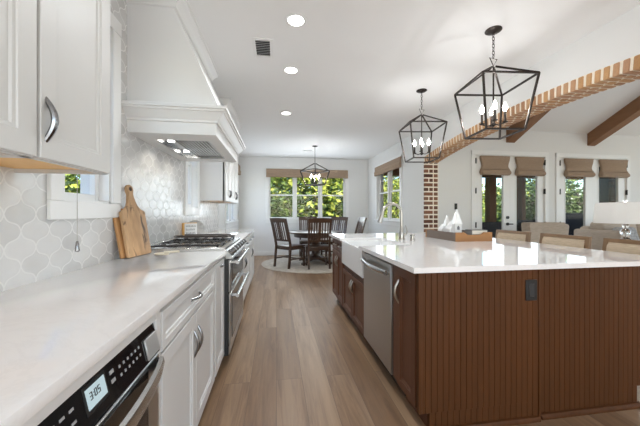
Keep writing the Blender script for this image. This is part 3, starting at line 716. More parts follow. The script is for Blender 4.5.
for i in range(k):
    x = ix0 + .11 + (ix1 - .03 - ix0 - .11) * i / (k - 1); mb.box(x - .009, x + .009, iy0 + .03, iy1 - .03, 1.796, 1.808, .003)
t.p('baffle_filter', mb, SSY, ins)
for y in (iy0 + .18, iy1 - .18):
    mb = MB(); mb.tube([(ix0 + .06, y, 1.814), (ix0 + .06, y, 1.806)], .028, 16); q = t.p('hood_light', mb, ledm, ins)
    lamp('hood_lamp', 'SPOT', (ix0 + .06 + XL * 0, y, 1.80), 2.5, (1, .93, .82), (0, 0, 0), rad=.03, spot=140)

# ------------------------------------------------------------ wall cabinets
XU = -.70
def MU(y, z): return frame((XU, y, z), (0, 1, 0), (1, 0, 0))
def upper(y0, y1, doors, lab, ztop=HC - .09, gp='painted wall cabinets', pm=cabg):
    t = T('wall_cabinet', lab, 'cabinet', (XL, (y0 + y1) / 2, 1.37), group=gp)
    mb = MB(); s = .018
    mb.box(XL, XU - .001, y0, y0 + s, 1.372, ztop); mb.box(XL, XU - .001, y1 - s, y1, 1.372, ztop); mb.box(XL, XU, y0, y1, ztop - s, ztop)
    mb.box(XU - .02, XU, y0, y1, 1.372, ztop, .001); t.p('body', mb, pm)
    mb = MB(); mb.box(XL, XU - .02, y0 + s, y1 - s, 1.388, 1.405); t.p('underside', mb, maple, label='bare maple underside')
    for (a, b, hy) in doors:
        mb = MB(); shaker(mb, MU(a, 1.375), b - a, ztop - 1.385, fr=.062); d = t.p('door', mb, pm)
        t.p('handle', pull(MU(0, 0), (hy, 1.422), (hy, 1.562), .042, .0058), pewter, d)
    mb = MB(); q = lambda o, z: [(XL, y0, z), (XU + .02 + o, y0, z), (XU + .02 + o, y1, z), (XL, y1, z)]
    mb.loft([q(0, ztop - .02), q(.008, ztop - .015), q(.012, ztop + .005), q(.04, ztop + .045), q(.052, ztop + .06), q(.06, ztop + .062), q(.06, HC - .001)]); t.p('crown_moulding', mb, pm)
    return t
upper(.945, 1.335, ((.957, 1.318, .98),), 'tall grey white wall cabinet nearest the tiled wall and hood')
upper(.40, .943, ((.412, .945, .45),), 'tall grey white wall cabinet at the edge of the photo')
upper(4.09, 4.73, ((4.10, 4.40, 4.37), (4.415, 4.72, 4.45)), 'white wall cabinet right of the narrow window past the hood', pm=cabw)
upper(4.732, 5.37, ((4.742, 5.045, 5.015), (5.06, 5.36, 5.09)), 'white wall cabinet next to the nook window on the left', pm=cabw)

# ------------------------------------------------------------ island
IX0, IXF, IXB, IY0, IY1 = .743, .79, 2.31, 1.505, 3.985
def MI(y, z): return frame((IXF, y, z), (0, -1, 0), (-1, 0, 0))     # u runs toward the camera
def icab(y0, y1, lab, top=.8835):
    t = T('island_cabinet', lab, 'cabinet', (IXF + .3, (y0 + y1) / 2, 0), group='brown stained cabinets of the island')
    mb = MB(); mb.box(IXF, IXF + .60, y0, y1, .105, top, .001); mb.box(IXF + .05, IXF + .60, y0, y1, 0, .105); t.p('body', mb, cherryd)
    return t
t = icab(1.525, 1.795, 'narrow brown cabinet with one door at the island corner')
mb = MB(); shaker(mb, MI(1.785, .112), .25, .752, fr=.05); d = t.p('door', mb, cherryd); t.p('handle', pull(MI(0, 0), (-1.757, .63), (-1.757, .79), .045, .006), nickel, d)
# dishwasher
t = T('dishwasher', 'stainless dishwasher built into the island', 'dishwasher', (IXF + .3, 2.15, 0))
mb = MB(); mb.box(IXF + .01, IXF + .58, 1.815, 2.475, .105, .866); t.p('body', mb, blackm)
mb = MB(); mb.box(IXF + .05, IXF + .3, 1.815, 2.475, 0, .105); t.p('toe_kick', mb, blackm)
mb = MB(); mb.box(IXF - .026, IXF + .01, 1.865, 2.485, .115, .862, .005); d = t.p('door', mb, SS)
mb = MB(); n = 16; rr = []
for i in range(n + 1):
    k = i / n; y = 2.455 - (2.455 - 1.895) * k; x = IXF - .05 - .03 * math.sin(PI * k); z = .80 ; r = .014
    rr.append([(x + r * .8 * math.cos(a), y, z + r * 1.25 * math.sin(a)) for a in [2 * PI * j / 10 for j in range(10)]])
mb.loft(rr); hd = t.p('handle', mb, SSY, d)
for y in (2.44, 1.91):
    mb = MB(); mb.tube([(IXF - .024, y, .80), (IXF - .056, y, .80)], .016, 12); t.p('handle_post', mb, SSY, d)
mb = MB(); mb.box(IXF - .012, IXF, 1.80, 1.862, .112, .87, .001); t.p('filler', mb, cherryd)
# sink cabinet and apron sink
t = icab(2.49, 3.33, 'brown sink cabinet with two doors under the white sink', .60)
for (u, hy) in ((3.32, -2.935), (2.905, -2.878)):
    mb = MB(); shaker(mb, MI(u, .112), .405, .45, fr=.05); d = t.p('door', mb, cherryd); t.p('handle', pull(MI(0, 0), (hy, .38), (hy, .52), .042, .006), nickel, d)
SX0, SX1, SY0, SY1 = .755, 1.24, 2.505, 3.32
mb = MB()
wl = .022
def sr(i, z, b=0): return [(SX0 + i + b, SY0 + i, z), (SX1 - i, SY0 + i, z), (SX1 - i, SY1 - i, z), (SX0 + i + b, SY1 - i, z)]
mb.loft([sr(0.004, .625), sr(0, .63), sr(0, .879), sr(.005, .8832), sr(.018, .8832), sr(.024, .879), sr(.03, .67), sr(.05, .65)])
o = mb.build('farmhouse_sink', ceramic); tag(o, 'white apron front farmhouse sink set into the island', 'sink')
# far cabinet
t = icab(3.335, 3.975, 'brown two drawer cabinet at the island end near the dining table')
for a in (3.965, 3.65):
    mb = MB(); shaker(mb, MI(a, .72), .305, .142, fr=.03); d = t.p('drawer', mb, cherryd); t.p('handle', pull(MI(0, 0), (-a + .09, .79), (-a + .21, .79), .038), nickel, d)
    mb = MB(); shaker(mb, MI(a, .112), .305, .60, fr=.05); d = t.p('door', mb, cherryd); hy = -a + (.265 if a > 3.8 else .04); t.p('handle', pull(MI(0, 0), (hy, .52), (hy, .66), .042, .006), nickel, d)
# beadboard end panels (facing the camera) and rear body
def bead(x0, x1, y, z0, z1, notch=None):
    mb = MB(); n = max(1, round((x1 - x0) / .0355)); w = (x1 - x0) / n; pts = []
    for i in range(n):
        a = x0 + i * w; pts += [(a, 0 if i == 0 else .004), (a + .0022, 0), (a + w - .0022, 0)]
    pts.append((x1, 0))
    front = [(px_, y + d) for px_, d in pts]
    def ring(z): return [(a, b, z) for a, b in front] + [(x1, y + .02, z), (x0, y + .02, z)]
    mb.loft([ring(z0), ring(z1)])
    return mb
t = T('island_end_panel', 'brown beadboard end panel of the island holding the black outlet', 'panel', (1.15, IY0, 0), group='beadboard panels on the island end')
b = bead(.775, 1.517, IY0 - .012, .105, .8835); t.p('beadboard', b, cherry)
b = bead(.835, 1.517, IY0 - .012, .0, .1048); t.p('beadboard', b, cherry)
mb = MB(); mb.box(.77, .79, IY0 - .016, IY0 + .012, .105, .8835, .002); t.p('corner_post', mb, cherry)
mb = MB(); mb.loft([[(x, IY0 - .012, 0), (x, IY0 - .034, 0), (x, IY0 - .034, .012), (x, IY0 - .026, .024), (x, IY0 - .012, .026)] for x in (.835, 1.516)]); t.p('shoe_moulding', mb, cherry)
t = T('island_end_panel', 'brown beadboard end panel of the island without an outlet', 'panel', (1.9, IY0, 0), group='beadboard panels on the island end')
b = bead(1.537, 2.31, IY0, .125, .8835); t.p('beadboard', b, cherry)
b = bead(1.537, 2.238, IY0, .0, .1248); t.p('beadboard', b, cherry)
mb = MB(); mb.box(1.518, 1.536, IY0 - .018, IY0 + .01, .0, .8835, .003); t.p('center_stile', mb, cherry)
mb = MB(); mb.loft([[(x, IY0, 0), (x, IY0 - .024, 0), (x, IY0 - .024, .012), (x, IY0 - .014, .026), (x, IY0, .028)] for x in (1.536, 2.25)]); t.p('shoe_moulding', mb, cherry)
t = T('island_cabinet', 'brown rear half of the island under the stool overhang', 'cabinet', (1.85, 2.75, 0), group='brown stained cabinets of the island')
mb = MB(); mb.box(1.395, 2.15, IY0 + .022, IY1 - .01, .126, .8835, .001); mb.box(1.395, 2.10, IY0 + .022, IY1 - .01, 0, .126); t.p('body', mb, cherry)
# outlet
t = T('outlet', 'black electrical outlet on the beadboard island end', 'outlet', (1.47, IY0 - .012, .76))
mb = MB(); mb.box(1.432, 1.507, IY0 - .018, IY0 - .012, .70, .822, .002); t.p('cover_plate', mb, blackm)
mb = MB(); mb.box(1.452, 1.487, IY0 - .021, IY0 - .018, .724, .798, .002); t.p('receptacle', mb, plain('black_receptacle', (.03, .03, .03), .3))
# worktop with sink cut-out
mb = MB(); wall_cells(mb, (.743, 2.54), (1.472, 4.01), ((.743 - .01, SX1 - .012, SY0 + .012, SY1 - .012),), Matrix.Identity(4), .884, .914)
bm = mb.bm; bmesh.ops.remove_doubles(bm, verts=bm.verts, dist=.0005)
o = mb.build('island_countertop', QZ); tag(o, 'large glossy white quartz island countertop', 'countertop', 'white quartz worktops')
# faucet
t = T('faucet', 'brushed nickel gooseneck pull down faucet behind the sink', 'faucet', (1.405, 3.08, .914))
fx, fy = 1.385, 3.08
mb = MB(); mb.lathe([(.038, .914), (.038, .92), (.031, .926), (.031, .99), (.027, 1.0), (.022, 1.03), (.0165, 1.05)], (fx, fy, 0), 18); t.p('base', mb, nickel)
pts = [(fx, fy, 1.0), (fx, fy, 1.195)]
for i in range(13):
    a = PI * i / 12 * .94; pts.append((fx - .11 + .11 * math.cos(a), fy, 1.20 + .11 * math.sin(a)))
mb = MB(); mb.tube(pts, .0155, 12); t.p('spout', mb, nickel)
e = Vector(pts[-1]); d_ = (Vector(pts[-1]) - Vector(pts[-2])).normalized()
mb = MB(); mb.tube([e, e + d_ * .012, e + d_ * .05, e + d_ * .10, e + d_ * .125, e + d_ * .128], [.016, .018, .021, .025, .026, .02], 14); t.p('spray_head', mb, nickel)
mb = MB(); mb.tube([(fx, fy, .965), (fx + .045, fy - .012, .968)], .014, 12); mb.tube([(fx + .05, fy - .013, .968), (fx + .062, fy - .016, 1.0), (fx + .045, fy - .014, 1.07)], [.011, .009, .006], 10); t.p('lever', mb, nickel)
t = T('soap_dispenser', 'short nickel countertop dispenser beside the faucet', 'dispenser', (1.45, 2.95, .914))
mb = MB(); mb.lathe([(.028, .914), (.028, .92), (.022, .924), (.022, .952), (.014, .956)], (1.45, 2.95, 0), 16); t.p('base', mb, nickel)
mb = MB(); mb.lathe([(.012, .956), (.028, .958), (.028, .974), (.024, .978), (0, .979)], (1.45, 2.95, 0), 16); t.p('cap', mb, nickel)

# ------------------------------------------------------------ tray and ornaments on the island
a0 = Vector((1.83, 3.33)); a1 = Vector((1.812, 2.72)); a2 = Vector((2.215, 2.72)); a3 = Vector((2.235, 3.33)); zt = .914
t = T('serving_tray', 'long rectangular wooden tray holding white ornaments on the island', 'tray', (2.02, 3.02, .914))
mb = MB(); mb.box(1.822, 2.22, 2.735, 3.315, .9145, .926); t.p('base', mb, traywood)
th = .016
for (x0, x1, y0, y1, m) in ((1.815, 1.815 + th, 2.735, 3.315, traywood), (2.22 - th, 2.22, 2.735, 3.315, traywood)):
    mb = MB(); mb.box(x0, x1, y0, y1, .9145, 1.004, .003); t.p('side', mb, m)
for y in (2.72, 3.315):
    mb = MB(); prof = [(1.812, .9145), (2.223, .9145), (2.223, 1.008), (2.13, 1.008), (2.09, .982), (1.945, .982), (1.905, 1.008), (1.812, 1.008)]
    mb.loft([[(x, yy, z) for x, z in prof] for yy in (y, y + th)]); t.p('end', mb, trayend, label='honey brown tray end with a cut handle')
def church(x, y, s, rz, lab):
    t = T('ceramic_house', lab, 'figurine', (x, y, .927), rz, 'white ceramic village houses in the tray', local=True)
    mb = MB(); w, d, h = .045 * s, .045 * s, .07 * s
    mb.box(-w, w, -d, d, 0, h, .001); mb.loft([[(-w - .004, yy, h), (w + .004, yy, h), (0, yy, h + .06 * s)] for yy in (-d - .003, d + .003)]); t.p('nave', mb, ceramic)
    mb = MB(); q = .026 * s; mb.box(-q, q, -d - q * 1.6, -d + q * .4, 0, h * 1.55, .001); t.p('tower', mb, ceramic)
    mb = MB(); yc = -d - q * .6; Z = h * 1.55; mb.loft([[(-q * 1.2, yc - q * 1.2, Z), (q * 1.2, yc - q * 1.2, Z), (q * 1.2, yc + q * 1.2, Z), (-q * 1.2, yc + q * 1.2, Z)], [(-.002, yc - .002, Z + .115 * s), (.002, yc - .002, Z + .115 * s), (.002, yc + .002, Z + .115 * s), (-.002, yc + .002, Z + .115 * s)]]); t.p('spire', mb, ceramic)
    mb = MB(); mb.prism([(-.009 * s, h * .95), (.009 * s, h * .95), (.009 * s, h * 1.25), (0, h * 1.4), (-.009 * s, h * 1.25)], 0, .002, frame((0, -d - q * 1.6, 0), (1, 0, 0), (0, -1, 0))); t.p('window', mb, plain('grey_window', (.16, .16, .17), .5), label='dark arched tower window')
    return t
church(1.995, 3.05, 1.45, -.15, 'taller white ceramic church with pointed spire in the tray')
church(2.01, 3.255, 1.13, -.1, 'shorter white ceramic church at the back of the tray')
t = T('wall_switch', 'small black wall control on the white wall above the tray ornaments', 'switch', (3.69, YL - .001, 1.34))
mb = MB(); mb.box(3.66, 3.72, YL - .012, YL - .0005, 1.275, 1.40, .003); t.p('cover_plate', mb, blackm)
mb = MB(); mb.box(3.678, 3.702, YL - .018, YL - .012, 1.30, 1.37, .002); t.p('rocker', mb, blackm)
bkm = plain('grey_book_cover', (.16, .15, .14), .6); pg = plain('book_pages', (.70, .66, .58), .9)
for i, (z, dx, rz, lab) in enumerate(((.9275, 0, .03, 'lower dark grey book lying at the near end of the tray'), (.9795, .006, -.05, 'upper dark grey book lying at the near end of the tray'))):
    t = T('book', lab, 'book', (2.10 + dx, 2.81, z), rz, 'books lying in the tray', local=True)
    mb = MB(); mb.box(-.088, .088, -.06, .06, 0, .004, .001); mb.box(-.088, .088, -.06, .06, .046, .0505, .001); mb.box(-.088, -.085, -.06, .06, 0, .0505, .001); t.p('cover', mb, bkm)
    mb = MB(); mb.box(-.084, .084, -.056, .056, .005, .0455); t.p('pages', mb, pg)

# ------------------------------------------------------------ counter objects by the range
def board(o, u, w, h, neck, thick, m, name, lab, lean=.17, handle=True):
    up = Vector((-lean, 0, 1)).normalized(); uu = Vector(u).normalized(); nn = uu.cross(up); nn.normalize(); up = nn.cross(uu)
    M = Matrix((uu, up, nn)).transposed().to_4x4(); M.translation = Vector(o)
    t = T(name, lab, 'cutting board', o, group='cutting boards leaning on the tile')
    pts = []
    def arc(cx, cy, r, a0, a1, n=6): return [(cx + r * math.cos(math.radians(a0 + (a1 - a0) * i / n)), cy + r * math.sin(math.radians(a0 + (a1 - a0) * i / n))) for i in range(n + 1)]
    W = w / 2
    pts += arc(W - .012, .012, .012, -90, 0)
    if handle:
        right = arc(W - .012, h - .05, .012, 0, 75, 4) + [(W * .62, h - .022), (W * .40, h + .002), (.036, h + .03), (.025, h + .065), (.022, h + neck * .72)]
        top = arc(0, h + neck, .031, -28, 208, 12)
        pts += right + top + [(-x, y) for x, y in right[::-1]]
    else:
        pts += arc(W - .02, h - .02, .02, 0, 90); pts += arc(-W + .02, h - .02, .02, 90, 180)
    pts += arc(-W + .012, .012, .012, 180, 270)
    def shr(k): return [(x * (1 - k * 2 / w), y * (1 - k / h) + k * .5) for x, y in pts]
    mb = MB(); q = shr(.004)
    mb.loft([[(x, y, 0) for x, y in q], [(x, y, .003) for x, y in pts], [(x, y, thick - .003) for x, y in pts], [(x, y, thick) for x, y in q]], M); t.p('board', mb, m)
    if handle:
        mb = MB(); mb.lathe([(.014, thick + .0015), (.014, -.0005)], (0, h + neck, 0), 14, M); t.p('hanging_hole', mb, plain('hole_shadow', (.05, .03, .02), .9), label='dark hanging hole')
    return t
board((-.94, 2.155, .917), (.17, 1, 0), .245, .345, .115, .022, boardw, 'cutting_board', 'light wooden paddle cutting board with handle leaning in front')
board((-.963, 2.14, .917), (.17, 1, 0), .262, .325, 0, .016, boardw2, 'cutting_board', 'reddish square cornered board leaning behind the paddle board', .19, False)
t = T('spoon_rest', 'small cream spoon rest beside the cooktop', 'spoon rest', (-.80, 2.20, .914))
mb = MB(); mb.lathe([(.02, .9145), (.045, .917), (.05, .928), (.044, .927), (.036, .92), (0, .919)], (-.80, 2.19, 0), 18); t.p('bowl', mb, plain('cream_glaze', (.62, .56, .44), .3))
mb = MB(); mb.tube([(-.79, 2.20, .928), (-.70, 2.24, .932)], [.011, .007], 10); t.p('handle', mb, plain('cream_glaze', (.62, .56, .44), .3))
# sign block and grey plate behind the range
t = T('block_sign', 'small white block sign with wood edge beyond the cooktop', 'sign', (-.955, 3.40, .914), .72, local=True)
mb = MB(); mb.box(-.075, .075, -.022, .022, 0.0005, .185, .002); t.p('block', mb, maple)
mb = MB(); mb.box(-.066, .074, -.025, -.022, .006, .179, .001); fc = t.p('face', mb, ceramic, label='white face with four rows of dark lettering')
mb = MB(); random.seed(3)
for r_ in range(4):
    u = -.05
    while u < .05:
        w = random.uniform(.006, .013); hh = random.uniform(.015, .021); mb.box(u, u + w * .35, -.0258, -.025, .025 + r_ * .039, .025 + r_ * .039 + hh); mb.box(u, u + w, -.0258, -.025, .025 + r_ * .039, .0295 + r_ * .039); u += w + .005
t.p('lettering', mb, plain('dark_ink', (.10, .10, .10), .6), fc)
t = T('decor_plate', 'round grey patterned plate standing behind the white block sign', 'plate', (-.985, 3.64, .914))
Mp = Matrix.Translation((-.955, 3.62, 1.02)) @ Matrix.Rotation(-.18, 4, 'Y') @ Matrix.Rotation(.5, 4, 'Z') @ Matrix.Rotation(PI / 2, 4, 'X')
mb = MB(); mb.lathe([(.0, 0), (.06, .002), (.09, .012), (.102, .016), (.102, .019), (.088, .017), (.058, .007), (0, .006)], (0, 0, 0), 28, Mp); t.p('dish', mb, plain('grey_mottle', (.38, .38, .37), .5, 0, .5, 40))
mb = MB(); mb.box(-1.0, -.91, 3.57, 3.69, .9145, .925, .002); t.p('stand', mb, traywood)

# ------------------------------------------------------------ stools
def make_stool(loc, lab):
    """faces -X (toward the island); back at x = 0"""
    t = T('bar_stool', lab, 'stool', loc, group='upholstered stools at the island', local=True); w = .235; ZT = 1.003
    rk = .05
    def bx(z): return .0 + rk * (z - .66) / .34 - .02
    for s in (-1, 1):
        mb = MB(); y0, y1 = (s * w - (.036 if s > 0 else 0), s * w + (.036 if s < 0 else 0))
        mb.loft([[(bx(z) - .014, y0, z), (bx(z) + .014, y0, z), (bx(z) + .014, y1, z), (bx(z) - .014, y1, z)] for z in (.62, .8, ZT)]); t.p('back_post', mb, stoolw)
        for fx in (-.02, -.42):
            mb = MB(); mb.loft([rect(fx - .02, fx + .02, s * (w - .02) - .02, s * (w - .02) + .02, .62), rect(fx - .014 + (.03 if fx > -.1 else -.02), fx + .014 + (.03 if fx > -.1 else -.02), s * w - .014, s * w + .014, 0)]); t.p('leg', mb, stoolw)
    for z0, z1 in ((ZT - .03, ZT), (.70, .735)):
        mb = MB(); mb.loft([[(bx(z) - .014, y, z) for y in (-w + .034, w - .034)] + [(bx(z) + .014, y, z) for y in (w - .034, -w + .034)] for z in (z0, z1)]); t.p('back_rail', mb, stoolw)
    mb = MB(); mb.loft([[(bx(z) + o1, y, z) for y in (-w + .034, w - .034)] + [(bx(z) + o2, y, z) for y in (w - .034, -w + .034)] for z, o1, o2 in ((.735, -.008, .008), (.76, -.02, .018), (.94, -.02, .018), (ZT - .03, -.008, .008))]); t.p('back_pad', mb, beige_f)
    mb = MB(); mb.box(-.45, .0, -w + .01, w - .01, .645, .70, .02, seg=3); t.p('seat', mb, beige_f)
    mb = MB(); mb.box(-.44, -.0, -w + .015, w - .015, .60, .645, .003); t.p('seat_frame', mb, stoolw)
    mb = MB(); mb.box(-.445, -.415, -w + .03, w - .03, .22, .25, .003); t.p('footrest', mb, stoolw)
    return t.o
st = make_stool((2.66, 2.975, 0), 'beige padded island stool just right of the wooden tray')
dup(st, (2.66, 2.37, 0), 0, 'beige padded island stool in the middle of the row')
dup(st, (2.66, 1.79, 0), 0, 'beige padded island stool in front of the white lamp')

# ------------------------------------------------------------ lanterns
def lantern(name, loc, rz, lab, side, bside, za, zs, zb, n_candles, cr, group, rod=False, bt=.0135):
    """open bronze cage: loc is the ceiling point; heights absolute"""
    X, Y, Z = loc
    t = T(name, lab, 'light fixture', loc, rz, group, local=True)
    z = lambda q: q - Z
    a, b = side / 2, bside / 2
    top = [(s * a, q * a, z(zs)) for s, q in ((-1, -1), (1, -1), (1, 1), (-1, 1))]; bot = [(s * b, q * b, z(zb)) for s, q in ((-1, -1), (1, -1), (1, 1), (-1, 1))]
    ap = .012
    mb = MB()
    for i in range(4):
        mb.bar(top[i], top[(i + 1) % 4], bt); mb.bar(bot[i], bot[(i + 1) % 4], bt); mb.bar(top[i], bot[i], bt)
        mb.bar((ap * (1 if top[i][0] > 0 else -1), ap * (1 if top[i][1] > 0 else -1), z(za)), top[i], bt)
    cg = t.p('cage', mb, bronze)
    mb = MB(); mb.lathe([(.066, 0), (.066, -.006), (.05, -.016), (.02, -.022), (.006, -.03)], (0, 0, -.0005), 24); t.p('ceiling_canopy', mb, bronze)
    mb = MB()
    if rod: mb.tube([(0, 0, -.02), (0, 0, z(za))], .006, 8)
    else:
        top_z, end_z = -.028, z(za) + .075; k = max(3, int((top_z - end_z) / .03)); st_ = (top_z - end_z) / k
        for i in range(k):
            c = top_z - st_ * (i + .5); hl = st_ * .62; pts = []
            for j in range(12):
                q = 2 * PI * j / 12; u = .0095 * math.cos(q); v = hl * math.sin(q); pts.append((u, 0, c + v) if i % 2 else (0, u, c + v))
            mb.tube(pts, .0028, 6, closed=True)
    ch = t.p('chain' if not rod else 'rod', mb, bronze)
    if not rod:
        mb = MB(); e = z(za) + .01; tri = [(0, 0, e), (.032, .0, e + .055), (-.032, .0, e + .07)]; mb.tube(tri + [], .004, 6, closed=True); t.p('loop', mb, bronze)
    # centre rod and candle arms
    zc = zb + (zs - zb) * .2
    mb = MB(); mb.tube([(0, 0, z(za)), (0, 0, z(zc))], .0065, 8); mb.lathe([(.004, z(zc) - .022), (.014, z(zc) - .012), (.02, z(zc)), (.012, z(zc) + .012), (.007, z(zc) + .03)], (0, 0, 0), 14); t.p('center_rod', mb, bronze)
    for i in range(n_candles):
        q = 2 * PI * (i + .5) / n_candles + .35; cx, cy = cr * math.cos(q), cr * math.sin(q)
        mb = MB(); mb.tube([(0, 0, z(zc)), (cx * .5, cy * .5, z(zc) - .012), (cx, cy, z(zc) + .005)], .005, 8); mb.lathe([(.004, z(zc)), (.02, z(zc) + .006), (.022, z(zc) + .012), (.01, z(zc) + .013)], (cx, cy, 0), 14); ar = t.p('arm', mb, bronze)
        mb = MB(); mb.lathe([(.0095, z(zc) + .012), (.0095, z(zc) + .095), (.006, z(zc) + .099)], (cx, cy, 0), 12); t.p('candle_sleeve', mb, bronze if not rod else candle, ar)
        mb = MB(); b0 = z(zc) + .099; mb.lathe([(.006, b0), (.015, b0 + .014), (.0185, b0 + .028), (.0145, b0 + .048), (.006, b0 + .066), (.001, b0 + .08)], (cx, cy, 0), 12); t.p('bulb', mb, bulbm, ar)
    return t
BULB = (.97, .985, 1)
l1 = lantern('pendant_lantern', (1.832, 2.23, HC), math.radians(-7), 'bronze cage lantern hanging nearest over the island', .445, .315, 2.455, 2.305, 1.883, 4, .085, 'bronze lanterns over the island')
l2 = lantern('pendant_lantern', (1.832, 3.468, HC), math.radians(-7), 'bronze cage lantern hanging over the far half of the island', .445, .315, 2.455, 2.305, 1.883, 4, .085, 'bronze lanterns over the island')
l3 = lantern('chandelier', (.892, 6.74, HC), math.radians(38), 'bronze lantern chandelier on a rod above the dining table', .48, .32, 2.36, 2.185, 1.86, 6, .105, None, True, .022)
for tt, zz, e in ((l1, 2.10, 8.5), (l2, 2.10, 8.5), (l3, 2.09, 10)):
    for k in range(4):
        q = 2 * PI * (k + .5) / 4 + .35
        lamp('bulb_light', 'POINT', ((.112 if tt is not l3 else .132) * math.cos(q), (.112 if tt is not l3 else .132) * math.sin(q), zz - HC), e / 4, BULB, rad=.004, parent=tt.o)

# ------------------------------------------------------------ ceiling fittings
for i, (x, y, lab) in enumerate(((.156, 2.35, 'round recessed ceiling light nearest the camera'), (.157, 3.18, 'middle round recessed ceiling light of three'), (.147, 4.57, 'round recessed ceiling light nearest the dining nook'))):
    t = T('recessed_light', lab, 'ceiling light', (x, y, HC), group='recessed lights in the kitchen ceiling', local=True)
    mb = MB(); mb.loft([[(r * math.cos(2 * PI * j / 28), r * math.sin(2 * PI * j / 28), z) for j in range(28)] for r, z in ((.066, -.0015), (.088, -.0015), (.09, -.006), (.086, -.009), (.064, -.006))], loop=True); t.p('trim_ring', mb, trimw)
    mb = MB(); mb.lathe([(.066, -.002), (.062, -.0055), (0, -.006)], (0, 0, 0), 28); t.p('lens', mb, ledm)
    lamp('recessed_lamp', 'SPOT', (0, 0, -.02), 43, (.93, .97, 1), (0, 0, 0), rad=.06, spot=150, parent=t.o)
def vent(x, y, sx, sy, lab, k=7):
    t = T('ceiling_vent', lab, 'vent', (x, y, HC), 0, local=True)
    mb = MB(); wall_cells(mb, (-sx / 2 - .03, sx / 2 + .03), (-sy / 2 - .03, sy / 2 + .03), ((-sx / 2, sx / 2, -sy / 2, sy / 2),), Matrix.Identity(4), -.009, -.0005); t.p('frame', mb, trimw)
    mb = MB(); mb.box(-sx / 2, sx / 2, -sy / 2, sy / 2, -.003, -.0006); t.p('duct', mb, blackm)
    mb = MB()
    for i in range(k):
        yy = -sy / 2 + sy * (i + .5) / k; mb.loft([[(q, yy - .006, -.010), (q, yy - .003, -.010), (q, yy + .003, -.004), (q, yy, -.004)] for q in (-sx / 2, sx / 2)])
    t.p('louvers', mb, trimw)
vent(-.126, 2.79, .13, .26, 'white louvered ceiling vent beside the first recessed light', 9)
vent(.78, 7.25, .22, .08, 'small white ceiling vent next to the dining chandelier', 3)

# ------------------------------------------------------------ dining nook
TX, TY = .92, 6.93
mb = MB(); mb.lathe([(1.24, .0005), (1.245, .006), (1.235, .011), (0, .012)], (0, 0, 0), 64); o = mb.build('area_rug', RUG); o.location = (TX - .02, TY, 0); tag(o, 'round beige woven rug under the dining table', 'rug')
t = T('dining_table', 'round dark wood pedestal dining table in the nook', 'table', (TX, TY, .012), local=True)
mb = MB(); mb.lathe([(.60, .705), (.63, .712), (.64, .725), (.64, .742), (.63, .748), (0, .748)], (0, 0, 0), 48); t.p('tabletop', mb, darkwood)
mb = MB(); mb.lathe([(.50, .62), (.51, .63), (.51, .705), (.49, .705)], (0, 0, 0), 40); t.p('apron', mb, darkwood)
mb = MB(); mb.lathe([(.13, .0 + .08), (.15, .1), (.14, .16), (.085, .22), (.075, .40), (.10, .50), (.16, .60), (.2, .62)], (0, 0, 0), 24); t.p('pedestal', mb, darkwood)
for k in range(4):
    q = PI / 4 + k * PI / 2; c, s = math.cos(q), math.sin(q)
    mb = MB(); R = Matrix.Rotation(q, 4, 'Z'); mb.loft([[(x, -.04, z0), (x, .04, z0), (x, .04, z1), (x, -.04, z1)] for x, z0, z1 in ((.08, .08, .2), (.22, .06, .15), (.36, .03, .09), (.44, .0, .06), (.47, .0, .045))], R); t.p('foot', mb, darkwood)
def make_chair(loc, rz, lab):
    """seat front at +y, back at -y"""
    t = T('dining_chair', lab, 'chair', loc, rz, 'dark wood chairs around the dining table', local=True); w = .225; d = .22; ZB = 1.075
    def by(z): return -d - (.0 if z < .46 else .16 * ((z - .46) / .62) ** 1.2) - (.05 * (1 - z / .46) if z < .46 else 0)
    for s in (-1, 1):
        mb = MB(); zs = (0, .2, .46, .6, .8, .95, ZB - .005)
        mb.loft([[(s * w - .02, by(z) - .02, z), (s * w + .02, by(z) - .02, z), (s * w + .02, by(z) + .02, z), (s * w - .02, by(z) + .02, z)] for z in zs]); t.p('back_leg', mb, darkwood)
        mb = MB(); mb.loft([rect(s * w - .017, s * w + .017, d - .017 - .02, d + .017 - .02, 0), rect(s * w - .023, s * w + .023, d - .043, d + .003, .43)]); t.p('front_leg', mb, darkwood)
        mb = MB(); mb.box(s * w - .011, s * w + .011, -d - .03, d - .02, .17, .20, .003); t.p('stretcher', mb, darkwood)
    mb = MB(); mb.box(-w + .01, w - .01, -.012, .012, .17, .20, .003); t.p('stretcher', mb, darkwood)
    mb = MB(); mb.box(-w - .02, w + .02, -d - .01, d + .02, .435, .47, .010, seg=2); t.p('seat', mb, darkwood)
    mb = MB(); mb.box(-w + .015, w - .015, -d + .01, d - .03, .385, .435, .003); t.p('apron', mb, darkwood)
    def rail(z0, z1, th, bow, nm, ex=0.):
        mb = MB(); n = 8; rr = []
        for i in range(n + 1):
            k = -1 + 2 * i / n; x = (w + ex) * k; off = -bow * (1 - k * k); top = z1 + (.012 * (1 - k * k) if nm == 'crest_rail' else 0)
            rr.append([(x, by(z0) + off - th, z0), (x, by(z0) + off + th, z0), (x, by(z1) + off + th, top), (x, by(z1) + off - th, top)])
        mb.loft(rr); t.p(nm, mb, darkwood)
    rail(.985, ZB, .013, .018, 'crest_rail', .028); rail(.575, .615, .011, .012, 'lower_rail', -.01)
    for i in range(7):
        k = -1 + 2 * (i + .5) / 7; x = (w - .02) * k; hw = .03 if i == 3 else .0125; off = -.016 * (1 - k * k)
        mb = MB(); mb.loft([[(x - hw, by(z) + off - .006, z), (x + hw, by(z) + off - .006, z), (x + hw, by(z) + off + .006, z), (x - hw, by(z) + off + .006, z)] for z in (.60, .75, .9, 1.0)]); t.p('slat', mb, darkwood)
    return t.o
c0 = make_chair((.90, 6.36, .012), 0, 'dark wood dining chair with its back to the kitchen')
dup(c0, (.31, 6.55, .012), math.radians(-48), 'dark wood dining chair left of the table standing clear of others')
